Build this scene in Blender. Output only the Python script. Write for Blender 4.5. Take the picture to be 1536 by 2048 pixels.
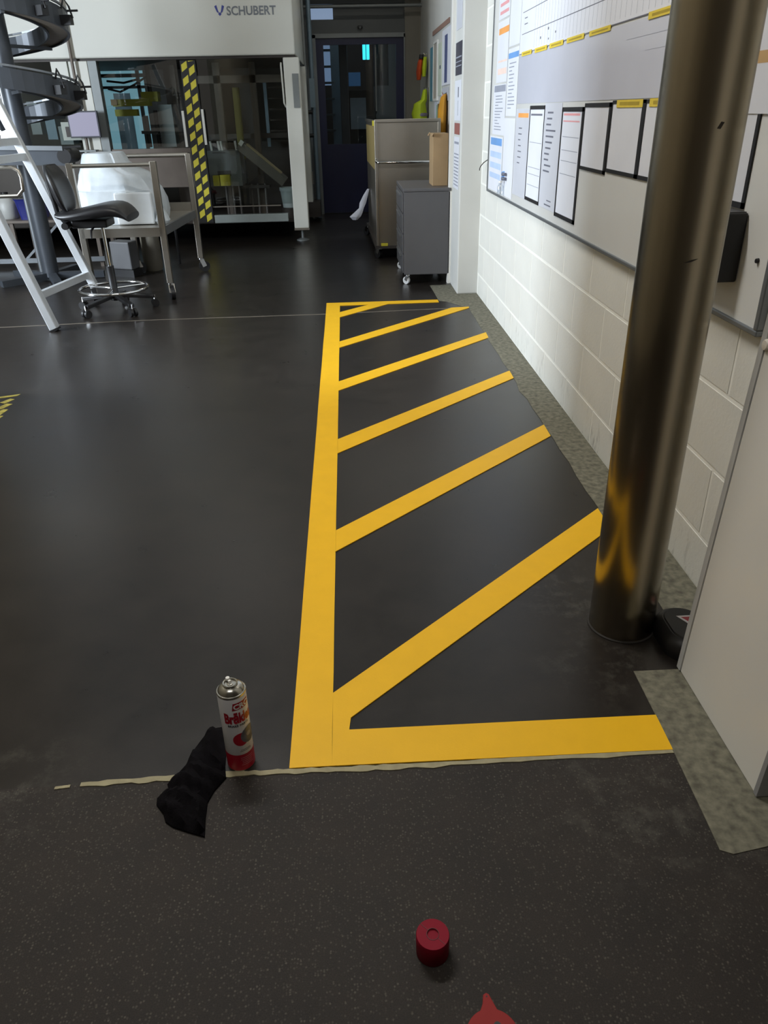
import bpy, bmesh, math, random
from mathutils import Vector, Matrix
random.seed(7)
PI = math.pi
for o in list(bpy.data.objects): bpy.data.objects.remove(o, do_unlink=True)
SC = bpy.context.scene
COL = SC.collection

# ------------------------------------------------------------------ camera
cam_d = bpy.data.cameras.new('camera'); cam = bpy.data.objects.new('camera', cam_d); COL.objects.link(cam)
F_PX = 1504.95
cam_d.sensor_fit = 'VERTICAL'; cam_d.sensor_height = 32.0; cam_d.lens = F_PX / 2048 * 32.0
cam_d.clip_start = 0.02
# rows: world axes in (image right, image down, forward)
RX = (0.9985, -0.0405, 0.0355); RY = (-0.0504, -0.4692, 0.8816); RZ = (-0.0191, -0.8821, -0.4706)
right = Vector((RX[0], RY[0], RZ[0])).normalized()
down = Vector((RX[1], RY[1], RZ[1])).normalized()
fwd = right.cross(down).normalized()
up = -down
cam.matrix_world = Matrix(((right.x, up.x, -fwd.x, 0), (right.y, up.y, -fwd.y, 0), (right.z, up.z, -fwd.z, 1.2), (0, 0, 0, 1)))
SC.camera = cam

# ------------------------------------------------------------------ world, light, exposure
W = bpy.data.worlds.new('world'); SC.world = W; W.use_nodes = True
W.node_tree.nodes['Background'].inputs[0].default_value = (1.0, 0.93, 0.84, 1)
W.node_tree.nodes['Background'].inputs[1].default_value = 0.3

def area(name, loc, rot, sx, sy, watt, col):
    d = bpy.data.lights.new(name, 'AREA'); d.shape = 'RECTANGLE'; d.size = sx; d.size_y = sy
    d.energy = watt; d.color = col
    o = bpy.data.objects.new(name, d); o.location = loc; o.rotation_euler = rot; COL.objects.link(o)
    return o
# daylight entering by the window in the left wall
area('window_daylight', (-4.93, 3.9, 1.75), (0, -PI / 2, 0), 1.7, 1.0, 400, (0.80, 0.90, 1.0))
SC.view_settings.view_transform = 'Standard'; SC.view_settings.look = 'None'
SC.view_settings.gamma = 1.0; SC.view_settings.use_curve_mapping = False
SC.view_settings.exposure = 0.0

# ------------------------------------------------------------------ materials
def lin(c):
    c = c / 255.0
    return c / 12.92 if c <= 0.04045 else ((c + 0.055) / 1.055) ** 2.4
def rgb(t): return (lin(t[0]), lin(t[1]), lin(t[2]), 1)
MATS = {}
def M(name, col, rough=0.5, metal=0.0, var=0.08, scale=9.0, bump=0.0, bscale=60.0, stretch=None, emit=0.0, spec=0.5, sheen=0.0):
    """principled surface whose colour wanders a little with noise"""
    if name in MATS: return MATS[name]
    m = bpy.data.materials.new(name); m.use_nodes = True; MATS[name] = m
    nt = m.node_tree; N = nt.nodes; L = nt.links; b = N['Principled BSDF']
    b.inputs['Roughness'].default_value = rough; b.inputs['Metallic'].default_value = metal
    b.inputs['Specular IOR Level'].default_value = spec
    tc = N.new('ShaderNodeTexCoord'); mp = N.new('ShaderNodeMapping'); L.new(tc.outputs['Object'], mp.inputs[0])
    if stretch: mp.inputs['Scale'].default_value = stretch
    nz = N.new('ShaderNodeTexNoise'); nz.inputs['Scale'].default_value = scale; nz.inputs['Detail'].default_value = 5
    L.new(mp.outputs[0], nz.inputs['Vector'])
    rp = N.new('ShaderNodeValToRGB'); c = rgb(col)
    rp.color_ramp.elements[0].position = 0.3; rp.color_ramp.elements[1].position = 0.7
    rp.color_ramp.elements[0].color = tuple(x * (1 - var) for x in c[:3]) + (1,)
    rp.color_ramp.elements[1].color = tuple(min(1, x * (1 + var)) for x in c[:3]) + (1,)
    L.new(nz.outputs['Fac'], rp.inputs[0]); L.new(rp.outputs[0], b.inputs['Base Color'])
    if emit:
        b.inputs['Emission Color'].default_value = c; b.inputs['Emission Strength'].default_value = emit
    if bump:
        n2 = N.new('ShaderNodeTexNoise'); n2.inputs['Scale'].default_value = bscale; n2.inputs['Detail'].default_value = 4
        L.new(mp.outputs[0], n2.inputs['Vector'])
        bp = N.new('ShaderNodeBump'); bp.inputs['Strength'].default_value = bump; bp.inputs['Distance'].default_value = 0.004
        L.new(n2.outputs['Fac'], bp.inputs['Height']); L.new(bp.outputs[0], b.inputs['Normal'])
    return m

def floor_mat(name='epoxy_floor', r0=0.23, r1=0.36, spec=0.42, speck=0.6, bump=0.08, k=1.0, grit=0.0):
    m = bpy.data.materials.new(name); m.use_nodes = True
    nt = m.node_tree; N = nt.nodes; L = nt.links; b = N['Principled BSDF']
    tc = N.new('ShaderNodeTexCoord')
    def noise(s, d=6, r=0.6):
        n = N.new('ShaderNodeTexNoise'); n.inputs['Scale'].default_value = s; n.inputs['Detail'].default_value = d
        n.inputs['Roughness'].default_value = r; L.new(tc.outputs['Object'], n.inputs['Vector']); return n
    big = noise(1.1); mid = noise(7, 8, 0.7); fine = noise(420, 9, 0.85)
    def ramp(src, p0, c0, p1, c1):
        r = N.new('ShaderNodeValToRGB'); r.color_ramp.elements[0].position = p0; r.color_ramp.elements[1].position = p1
        r.color_ramp.elements[0].color = c0; r.color_ramp.elements[1].color = c1; L.new(src, r.inputs[0]); return r
    base = ramp(big.outputs['Fac'], 0.3, tuple(v * k for v in rgb((32, 28, 26))[:3]) + (1,), 0.72, tuple(v * k for v in rgb((41, 37, 34))[:3]) + (1,))
    st = ramp(mid.outputs['Fac'], 0.36, (0.62, 0.62, 0.62, 1), 0.62, (1.12, 1.11, 1.08, 1))
    sp = ramp(fine.outputs['Fac'], 0.36, (0.55, 0.55, 0.56, 1), 0.70, (1.9, 1.85, 1.75, 1))
    def mul(a, c, f=1.0):
        x = N.new('ShaderNodeMix'); x.data_type = 'RGBA'; x.blend_type = 'MULTIPLY'; x.inputs['Factor'].default_value = f
        L.new(a, x.inputs['A']); L.new(c, x.inputs['B']); return x.outputs['Result']
    c = mul(mul(base.outputs[0], st.outputs[0], 0.7), sp.outputs[0], speck)
    if grit:
        vo = N.new('ShaderNodeTexVoronoi'); vo.inputs['Scale'].default_value = 210; L.new(tc.outputs['Object'], vo.inputs['Vector'])
        wn = N.new('ShaderNodeSeparateColor'); L.new(vo.outputs['Color'], wn.inputs[0])
        g0 = N.new('ShaderNodeMapRange'); g0.inputs['From Min'].default_value = 0.5; g0.inputs['From Max'].default_value = 1.0; g0.inputs['To Min'].default_value = 0.0; g0.inputs['To Max'].default_value = grit; L.new(wn.outputs[0], g0.inputs['Value'])
        g1 = N.new('ShaderNodeMapRange'); g1.inputs['From Min'].default_value = 0.5; g1.inputs['From Max'].default_value = 0.15; L.new(vo.outputs['Distance'], g1.inputs['Value'])
        g2 = N.new('ShaderNodeMath'); g2.operation = 'MULTIPLY'; L.new(g0.outputs[0], g2.inputs[0]); L.new(g1.outputs[0], g2.inputs[1])
        gx_ = N.new('ShaderNodeMix'); gx_.data_type = 'RGBA'; L.new(g2.outputs[0], gx_.inputs['Factor']); L.new(c, gx_.inputs['A']); gx_.inputs['B'].default_value = rgb((112, 106, 96))
        c = gx_.outputs['Result']
    # pale scuffs trodden round the pipe foot and along the concrete edge
    gp = N.new('ShaderNodeNewGeometry')
    def near(p, r):
        d = N.new('ShaderNodeVectorMath'); d.operation = 'DISTANCE'; L.new(gp.outputs['Position'], d.inputs[0]); d.inputs[1].default_value = p
        q = N.new('ShaderNodeMapRange'); q.inputs['From Min'].default_value = r; q.inputs['From Max'].default_value = r * 0.25
        L.new(d.outputs['Value'], q.inputs['Value']); return q.outputs[0]
    scn = noise(13, 10, 0.78); msk = ramp(scn.outputs['Fac'], 0.50, (0, 0, 0, 1), 0.68, (1, 1, 1, 1))
    tot = None
    for p_, r_ in (((0.60, 1.72, 0), 0.22), ((0.60, 1.42, 0), 0.20), ((0.62, 0.98, 0), 0.20), ((0.55, 1.0, 0), 0.30), ((-0.75, 1.10, 0), 0.22)):
        o_ = near(p_, r_)
        if tot is None: tot = o_
        else:
            a_ = N.new('ShaderNodeMath'); a_.operation = 'MAXIMUM'; L.new(tot, a_.inputs[0]); L.new(o_, a_.inputs[1]); tot = a_.outputs[0]
    mm = N.new('ShaderNodeMath'); mm.operation = 'MULTIPLY'; L.new(tot, mm.inputs[0]); L.new(msk.outputs[0], mm.inputs[1])
    m2 = N.new('ShaderNodeMath'); m2.operation = 'MULTIPLY'; m2.inputs[1].default_value = 0.55; L.new(mm.outputs[0], m2.inputs[0])
    mx = N.new('ShaderNodeMix'); mx.data_type = 'RGBA'; L.new(m2.outputs[0], mx.inputs['Factor']); L.new(c, mx.inputs['A']); mx.inputs['B'].default_value = rgb((92, 90, 82))
    c = mx.outputs['Result']
    L.new(c, b.inputs['Base Color'])
    rr = N.new('ShaderNodeMapRange'); rr.inputs['To Min'].default_value = r0; rr.inputs['To Max'].default_value = r1
    L.new(mid.outputs['Fac'], rr.inputs['Value']); L.new(rr.outputs[0], b.inputs['Roughness'])
    b.inputs['Specular IOR Level'].default_value = spec
    bp = N.new('ShaderNodeBump'); bp.inputs['Strength'].default_value = bump; bp.inputs['Distance'].default_value = 0.002
    L.new(fine.outputs['Fac'], bp.inputs['Height'])
    L.new(bp.outputs[0], b.inputs['Normal'])
    return m

def glass_mat(name, tint=(1, 1, 1), gl=0.1, rough=0.02):
    m = bpy.data.materials.new(name); m.use_nodes = True; nt = m.node_tree; N = nt.nodes; L = nt.links
    N.remove(N['Principled BSDF']); out = N['Material Output']
    t = N.new('ShaderNodeBsdfTransparent'); t.inputs[0].default_value = (*tint, 1)
    g = N.new('ShaderNodeBsdfGlossy'); g.inputs['Roughness'].default_value = rough
    nz = N.new('ShaderNodeTexNoise'); nz.inputs['Scale'].default_value = 3
    mr = N.new('ShaderNodeMapRange'); mr.inputs['To Min'].default_value = gl * 0.8; mr.inputs['To Max'].default_value = gl * 1.2
    L.new(nz.outputs['Fac'], mr.inputs['Value'])
    x = N.new('ShaderNodeMixShader'); L.new(mr.outputs[0], x.inputs[0]); L.new(t.outputs[0], x.inputs[1]); L.new(g.outputs[0], x.inputs[2])
    L.new(x.outputs[0], out.inputs[0]); MATS[name] = m
    return m

def emit_mat(name, col, s):
    m = bpy.data.materials.new(name); m.use_nodes = True; N = m.node_tree.nodes
    b = N['Principled BSDF']; b.inputs['Base Color'].default_value = (0.02, 0.02, 0.02, 1)
    b.inputs['Emission Color'].default_value = rgb(col); b.inputs['Emission Strength'].default_value = s
    MATS[name] = m; return m

m_floor = floor_mat()
m_floor2 = floor_mat('worn_floor', 0.55, 0.75, 0.3, 0.9, 0.3, 1.45, 0.5)
m_yellow = M('yellow_paint', (241, 186, 24), 0.5, spec=0.3, var=0.025, scale=14, bump=0.08, bscale=220)
m_conc = M('bare_concrete', (110, 107, 92), 0.85, var=0.42, scale=48, bump=0.35, bscale=150)
m_caulk = M('joint_filler', (158, 150, 120), 0.8, var=0.15, scale=40)
m_block = M('painted_block', (222, 221, 214), 0.55, var=0.03, scale=5, bump=0.25, bscale=90)
def dirty(m):
    """scuffed streaks along the foot of the block wall"""
    nt = m.node_tree; N = nt.nodes; L = nt.links; b = N['Principled BSDF']; src = b.inputs['Base Color'].links[0].from_socket
    g = N.new('ShaderNodeNewGeometry'); mp = N.new('ShaderNodeMapping'); mp.inputs['Scale'].default_value = (1, 1, 0.28); L.new(g.outputs['Position'], mp.inputs[0])
    nz = N.new('ShaderNodeTexNoise'); nz.inputs['Scale'].default_value = 26; nz.inputs['Detail'].default_value = 6; nz.inputs['Roughness'].default_value = 0.7; L.new(mp.outputs[0], nz.inputs['Vector'])
    r = N.new('ShaderNodeMapRange'); r.inputs['From Min'].default_value = 0.56; r.inputs['From Max'].default_value = 0.74; L.new(nz.outputs['Fac'], r.inputs['Value'])
    sx = N.new('ShaderNodeSeparateXYZ'); L.new(g.outputs['Position'], sx.inputs[0])
    h = N.new('ShaderNodeMapRange'); h.inputs['From Min'].default_value = 0.20; h.inputs['From Max'].default_value = 0.04; L.new(sx.outputs['Z'], h.inputs['Value'])
    k = N.new('ShaderNodeMath'); k.operation = 'MULTIPLY'; L.new(r.outputs[0], k.inputs[0]); L.new(h.outputs[0], k.inputs[1])
    k2 = N.new('ShaderNodeMath'); k2.operation = 'MULTIPLY'; k2.inputs[1].default_value = 0.6; L.new(k.outputs[0], k2.inputs[0])
    x = N.new('ShaderNodeMix'); x.data_type = 'RGBA'; L.new(k2.outputs[0], x.inputs['Factor']); L.new(src, x.inputs['A']); x.inputs['B'].default_value = rgb((96, 92, 86))
    L.new(x.outputs['Result'], b.inputs['Base Color'])
dirty(m_block)
m_mortar = M('painted_mortar', (240, 239, 232), 0.6, var=0.03)
m_wallp = M('painted_plaster', (206, 206, 202), 0.55, var=0.04, scale=3)
m_olive = M('olive_wall', (128, 124, 114), 0.6, var=0.05, scale=2)
m_greywall = M('grey_cladding', (92, 95, 95), 0.6, var=0.06, scale=2)
m_ceil = M('ceiling_paint', (150, 150, 146), 0.8, var=0.04)
m_dark = M('dark_void', (30, 28, 27), 0.7, var=0.15)
m_steel = M('brushed_steel', (160, 150, 132), 0.24, 1.0, var=0.12, scale=30, stretch=(1, 1, 0.05))
m_steel.node_tree.nodes['Principled BSDF'].inputs['Anisotropic'].default_value = 0.85
_tg = m_steel.node_tree.nodes.new('ShaderNodeTangent'); _tg.direction_type = 'RADIAL'; _tg.axis = 'Z'
m_steel.node_tree.links.new(_tg.outputs[0], m_steel.node_tree.nodes['Principled BSDF'].inputs['Tangent'])
m_steel2 = M('stainless_sheet', (178, 172, 162), 0.36, 1.0, var=0.08, scale=4)
m_chrome = M('chrome', (215, 215, 215), 0.1, 1.0, var=0.02)
m_alu = M('aluminium', (216, 219, 222), 0.42, 0.5, var=0.04)
m_white = M('white_lacquer', (232, 230, 224), 0.3, var=0.02, scale=3)
m_board = M('whiteboard_enamel', (220, 220, 217), 0.16, var=0.02, scale=2)
m_frame = M('grey_aluminium', (128, 132, 136), 0.4, 0.6, var=0.04)
m_paper = M('white_paper', (224, 226, 234), 0.5, var=0.03, scale=6)
m_papgrey = M('grey_paper', (198, 200, 208), 0.5, var=0.03, scale=6)
m_lam = M('laminated_sheet', (206, 208, 220), 0.12, var=0.03, scale=4)
m_black = M('black_plastic', (22, 21, 23), 0.45, var=0.15)
m_blackm = M('black_magnet_strip', (26, 26, 30), 0.5, var=0.1)
m_ink = M('dark_ink', (104, 106, 118), 0.6, var=0.1)
m_inkl = M('pale_ink', (150, 154, 168), 0.6, var=0.1)
m_ylab = M('yellow_label', (226, 200, 70), 0.5, var=0.06, scale=30)
m_orange = M('orange_print', (240, 165, 90), 0.5)
m_redp = M('red_print', (226, 160, 164), 0.5)
m_bluep = M('blue_print', (110, 158, 216), 0.5)
m_lblue = M('pale_blue_print', (186, 206, 236), 0.5)
m_cloth = M('black_cloth', (16, 14, 17), 0.95, var=0.3, scale=20, bump=0.3, bscale=300, spec=0.1)
m_red = M('red_plastic', (132, 20, 40), 0.6, spec=0.15, var=0.05)
m_red2 = M('orange_red_plastic', (146, 40, 38), 0.6, spec=0.25, var=0.05)
m_canw = M('can_white', (240, 240, 245), 0.3, var=0.02)
m_canr = M('can_red', (176, 22, 46), 0.32, var=0.03)
m_cang = M('can_grey', (96, 98, 104), 0.35, var=0.3, scale=60)
m_tin = M('tinplate', (190, 188, 180), 0.25, 1.0, var=0.05)
m_cream = M('machine_cream', (214, 213, 204), 0.42, var=0.02, scale=1.5)
m_mgrey = M('machine_grey', (128, 132, 132), 0.45, 0.3, var=0.05)
m_sill = M('machine_sill', (150, 158, 156), 0.4, 0.3, var=0.04)
m_mdark = M('machine_dark', (66, 60, 56), 0.55, 0.2, var=0.12)
m_brown = M('bronze_profile', (108, 98, 90), 0.45, 0.4, var=0.08)
m_olivey = M('olive_yellow', (176, 168, 52), 0.5, var=0.06)
m_hy = M('hazard_yellow', (214, 200, 60), 0.5, var=0.05)
m_hb = M('hazard_black', (26, 25, 24), 0.5)
m_conv = M('conveyor_grey', (68, 72, 78), 0.42, 0.3, var=0.08)
m_convt = M('conveyor_underside', (118, 108, 96), 0.5, var=0.08)
m_vinyl = M('black_vinyl', (30, 29, 31), 0.4, var=0.12)
m_wrap = M('white_plastic_film', (196, 202, 206), 0.35, var=0.12, scale=8, bump=0.3, bscale=14)
m_navy = M('navy_paint', (14, 21, 62), 0.4, var=0.06)
m_card = M('cardboard', (166, 138, 102), 0.75, var=0.06)
m_gcab = M('grey_cabinet_paint', (88, 87, 89), 0.42, var=0.03)
m_tan = M('tan_board', (148, 130, 82), 0.6, var=0.1)
m_lime = M('hi_vis_lime', (190, 210, 40), 0.7, var=0.06)
m_hiorange = M('hi_vis_orange', (214, 84, 38), 0.7, var=0.06)
m_teal = M('teal_board', (92, 142, 158), 0.5)
m_ochre = M('ochre_cloth', (196, 138, 32), 0.7, var=0.15)
m_bluebox = M('blue_plastic', (38, 44, 120), 0.4)
m_steelblue = M('blue_grey_steel', (118, 136, 148), 0.45, 0.3)
m_pink = M('mauve_plastic', (170, 140, 170), 0.5)
m_glass = glass_mat('machine_glazing', (0.82, 0.85, 0.84), 0.06)
m_dglass = glass_mat('door_glazing', (0.70, 0.76, 0.80), 0.05)
m_clear = glass_mat('clear_plastic', (0.9, 0.93, 0.95), 0.2, 0.1)
m_screen = emit_mat('monitor_screen', (190, 188, 220), 0.55)
m_cyan = emit_mat('cyan_tube', (60, 215, 245), 3.0)
m_daypane = emit_mat('daylit_pane', (150, 205, 225), 0.55)
m_daypane2 = emit_mat('daylit_pane_pale', (165, 190, 225), 0.5)
m_tube = emit_mat('added_lamp_tube', (255, 246, 228), 4.0)
m_rled = emit_mat('red_indicator', (230, 60, 70), 1.0)

# ------------------------------------------------------------------ mesh helpers
class MB:
    def __init__(s): s.v = []; s.f = []; s.sm = []
    def add(s, vs, fs, smooth=False):
        n = len(s.v); s.v += [Vector(p) for p in vs]
        for f in fs: s.f.append([i + n for i in f]); s.sm.append(smooth)
        return s
    def box(s, x0, x1, y0, y1, z0, z1):
        x0, x1 = min(x0, x1), max(x0, x1); y0, y1 = min(y0, y1), max(y0, y1); z0, z1 = min(z0, z1), max(z0, z1)
        v = [(x, y, z) for z in (z0, z1) for (x, y) in ((x0, y0), (x1, y0), (x1, y1), (x0, y1))]
        return s.add(v, [(3, 2, 1, 0), (4, 5, 6, 7), (0, 1, 5, 4), (1, 2, 6, 5), (2, 3, 7, 6), (3, 0, 4, 7)])
    def bar(s, p0, p1, w, h, upv=(0, 0, 1)):
        """rectangular bar from p0 to p1"""
        p0, p1 = Vector(p0), Vector(p1); d = (p1 - p0).normalized(); u = Vector(upv)
        a = d.cross(u)
        if a.length < 1e-4: a = d.cross(Vector((0, 1, 0)))
        a.normalize(); c = a.cross(d).normalized(); a *= w / 2; c *= h / 2
        v = [p + i * a + j * c for p in (p0, p1) for (i, j) in ((-1, -1), (1, -1), (1, 1), (-1, 1))]
        return s.add(v, [(3, 2, 1, 0), (4, 5, 6, 7), (0, 1, 5, 4), (1, 2, 6, 5), (2, 3, 7, 6), (3, 0, 4, 7)])
    def cyl(s, p0, p1, r0, r1=None, n=16, caps=True):
        r1 = r0 if r1 is None else r1
        p0, p1 = Vector(p0), Vector(p1); d = (p1 - p0).normalized()
        a = d.orthogonal().normalized(); b = d.cross(a); vs = []
        for p, r in ((p0, r0), (p1, r1)):
            for i in range(n):
                t = 2 * PI * i / n; vs.append(p + a * math.cos(t) * r + b * math.sin(t) * r)
        s.add(vs, [(i, (i + 1) % n, n + (i + 1) % n, n + i) for i in range(n)], True)
        if caps:
            s.add(vs[:n], [tuple(range(n - 1, -1, -1))]); s.add(vs[n:], [tuple(range(n))])
        return s
    def tube(s, pts, r, n=8, closed=False):
        pts = [Vector(p) for p in pts]; m = len(pts); vs = []; prev = None
        for i, p in enumerate(pts):
            if closed: d = pts[(i + 1) % m] - pts[i - 1]
            else: d = pts[min(i + 1, m - 1)] - pts[max(i - 1, 0)]
            d.normalize()
            a = d.orthogonal().normalized() if prev is None else (prev - d * prev.dot(d)).normalized()
            prev = a; b = d.cross(a)
            for k in range(n):
                t = 2 * PI * k / n; vs.append(p + (a * math.cos(t) + b * math.sin(t)) * r)
        fs = []
        for i in range(m if closed else m - 1):
            j = (i + 1) % m
            for k in range(n): fs.append((i * n + k, i * n + (k + 1) % n, j * n + (k + 1) % n, j * n + k))
        s.add(vs, fs, True)
        if not closed:
            s.add(vs[:n], [tuple(range(n - 1, -1, -1))]); s.add(vs[-n:], [tuple(range(n))])
        return s
    def lathe(s, prof, c=(0, 0, 0), n=32, smooth=True, caps=True):
        vs = []
        for r, z in prof:
            for i in range(n):
                t = 2 * PI * i / n; vs.append((c[0] + r * math.cos(t), c[1] + r * math.sin(t), c[2] + z))
        fs = []
        for j in range(len(prof) - 1):
            for i in range(n): fs.append((j * n + i, j * n + (i + 1) % n, (j + 1) * n + (i + 1) % n, (j + 1) * n + i))
        s.add(vs, fs, smooth)
        for j, rev in ((0, True), (len(prof) - 1, False)):
            if caps and prof[j][0] > 1e-5:
                ring = vs[j * n:(j + 1) * n]; s.add(ring, [tuple(range(n - 1, -1, -1)) if rev else tuple(range(n))])
        return s
    def prism(s, pts, z0, z1):
        n = len(pts)
        a = sum(pts[i][0] * pts[(i + 1) % n][1] - pts[(i + 1) % n][0] * pts[i][1] for i in range(n))
        if a < 0: pts = pts[::-1]
        vs = [(x, y, z0) for x, y in pts] + [(x, y, z1) for x, y in pts]
        return s.add(vs, [tuple(range(n - 1, -1, -1)), tuple(range(n, 2 * n))] + [(i, (i + 1) % n, n + (i + 1) % n, n + i) for i in range(n)])
    def map(s, fn): s.v = [Vector(fn(p)) for p in s.v]; return s
    def mesh(s, name, off=(0, 0, 0)):
        me = bpy.data.meshes.new(name); o = Vector(off)
        me.from_pydata([tuple(p - o) for p in s.v], [], s.f); me.update()
        for p, k in zip(me.polygons, s.sm): p.use_smooth = k
        if any(s.sm): me.set_sharp_from_angle(angle=math.radians(42))
        return me
    def build(s, name, mat, parent=None, local=False, bevel=0.0, subd=0):
        off = Vector((0, 0, 0))
        if parent is not None and not local:
            q = parent
            while q is not None: off += q.location; q = q.parent
        o = bpy.data.objects.new(name, s.mesh(name, off)); COL.objects.link(o); o.data.materials.append(mat)
        if parent is not None: o.parent = parent
        if bevel:
            b = o.modifiers.new('bevel', 'BEVEL'); b.width = bevel; b.segments = 2; b.limit_method = 'ANGLE'
        if subd:
            b = o.modifiers.new('subd', 'SUBSURF'); b.levels = subd; b.render_levels = subd
        return o

def tag(o, label, cat, group=None):
    o['label'] = label; o['category'] = cat
    if group: o['group'] = group
    return o
def thing(name, label, cat, loc=(0, 0, 0), rz=0, group=None):
    o = bpy.data.objects.new(name, None); COL.objects.link(o); o.location = loc; o.rotation_euler = (0, 0, rz)
    o.empty_display_size = 0.1
    return tag(o, label, cat, group)
def struct(o, label=None):
    o['kind'] = 'structure'
    if label: o['label'] = label
    return o
def B(*a): return MB().box(*a)

def text_mesh(s, size, offset=0.0):
    cu = bpy.data.curves.new('txt', 'FONT'); cu.body = s; cu.size = size; cu.offset = offset; cu.resolution_u = 3
    ob = bpy.data.objects.new('txt', cu); COL.objects.link(ob)
    bpy.context.view_layer.update()
    me = bpy.data.meshes.new_from_object(ob.evaluated_get(bpy.context.evaluated_depsgraph_get()))
    bpy.data.objects.remove(ob, do_unlink=True)
    vs = [v.co.copy() for v in me.vertices]; fs = [tuple(p.vertices) for p in me.polygons]
    bpy.data.meshes.remove(me)
    return vs, fs

# ================================================================== STRUCTURE
fl = B(-5.2, 2.0, 1.122, 14.0, -0.12, 0.0).build('floor', m_floor); struct(fl, 'dark grey smooth epoxy floor')
struct(B(-5.2, 2.0, -1.6, 1.122, -0.12, 0.0).build('floor_near', m_floor2), 'rough speckled older floor in front of the joint')

# bare concrete margin along the wall, patch by the near cabinet, apron round the pillar
mg = MB()
left = []
y = 1.385
rr = random.Random(3)
while y < 5.12:
    left.append((0.812 + rr.uniform(-0.004, 0.004), y)); y += 0.12
left = [(x - (0.016 if 3.40 < yy < 3.47 else 0), yy) for x, yy in left]
mg.prism(left + [(0.82, 5.13), (0.69, 5.372), (0.640, 5.395), (0.632, 5.93), (0.95, 5.95), (0.95, 1.385)], -0.01, 0.0018)
struct(mg.build('concrete_margin', m_conc), 'bare concrete strip between dark floor and block wall')
pt = MB().prism([(0.647, 1.383), (0.643, 1.13), (0.637, 0.95), (0.634, 0.888), (0.655, 0.878), (0.735, 0.892), (0.95, 0.905), (0.95, 1.383)], -0.01, 0.0016)
struct(pt.build('concrete_patch', m_conc), 'bare concrete patch under the white cabinet')

# floor joints with pale filler
def ragged_strip(pts, w, seed, jit, z=0.0022):
    r = random.Random(seed); a = []; b = []
    n = 60
    for i in range(n + 1):
        t = i / n * (len(pts) - 1); k = min(int(t), len(pts) - 2); f = t - k
        x = pts[k][0] * (1 - f) + pts[k + 1][0] * f; yy = pts[k][1] * (1 - f) + pts[k + 1][1] * f
        a.append((x, yy + w / 2 + r.uniform(-jit, jit) * 0.3)); b.append((x, yy - w / 2 - r.uniform(0, jit)))
    m = MB(); vs = [(p[0], p[1], z) for p in a] + [(p[0], p[1], z) for p in b] + [(p[0], p[1], -0.01) for p in a] + [(p[0], p[1], -0.01) for p in b]
    k = n + 1
    fs = [(i, k + i, k + i + 1, i + 1) for i in range(n)] + [(i + 1, 2 * k + i + 1, 2 * k + i, i) for i in range(n)] + [(k + i, 3 * k + i, 3 * k + i + 1, k + i + 1) for i in range(n)]
    return m.add(vs, fs)
j1 = ragged_strip([(-0.585, 1.122), (-0.33, 1.130), (-0.15, 1.128), (0.10, 1.126), (0.642, 1.130)], 0.010, 4, 0.006)
struct(j1.build('floor_joint', m_caulk), 'pale filled joint along the near edge of the yellow border')
j1b = ragged_strip([(-0.635, 1.116), (-0.605, 1.119)], 0.006, 9, 0.002)
struct(j1b.build('floor_joint', m_caulk), 'short loose end of the pale near joint')
j2 = ragged_strip([(-3.4, 4.94), (-2.28, 5.016), (-1.394, 5.09), (-0.163, 5.105), (0.56, 5.155), (0.80, 5.165)], 0.010, 5, 0.004, 0.0012)
struct(j2.build('floor_joint', M('old_joint', (112, 104, 92), 0.7), None), 'thin brownish joint crossing the floor behind the stool')

# right-hand wall of painted blocks
XW = 0.943
wr = B(XW + 0.0002, XW + 0.2, 0.6, 5.98, 0, 3.3).build('wall_right', m_mortar); struct(wr, 'white painted concrete block wall')
blk_cache = {}
def block(y0, y1, z0, z1):
    key = (round(y1 - y0, 3), round(z1 - z0, 3))
    if key not in blk_cache:
        w, h = y1 - y0, z1 - z0; b = 0.0035; d = 0.0052
        vs = [(0.002, 0, 0), (0.002, w, 0), (0.002, w, h), (0.002, 0, h), (-d, b, b), (-d, w - b, b), (-d, w - b, h - b), (-d, b, h - b)]
        me = bpy.data.meshes.new('block')
        me.from_pydata(vs, [], [(4, 7, 6, 5), (0, 4, 5, 1), (1, 5, 6, 2), (2, 6, 7, 3), (3, 7, 4, 0)]); me.update(); me.materials.append(m_block)
        blk_cache[key] = me
    o = bpy.data.objects.new('block', blk_cache[key]); COL.objects.link(o); o.parent = wr
    o.location = (XW + 0.004, y0, z0)
z0 = -0.052; k = 0
while z0 < 3.25:
    za = max(z0, 0.0); zb = z0 + 0.2
    ph = 3.958 if k % 2 == 0 else 4.16
    y = ph - 0.4 * math.ceil((ph - 0.62) / 0.4)
    while y < 5.6:
        ya, yb = max(y, 0.62), min(y + 0.4, 5.6)
        if yb - ya > 0.05: block(ya + 0.003, yb - 0.003, za + 0.003, zb - 0.003)
        y += 0.4
    z0 = zb; k += 1

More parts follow.
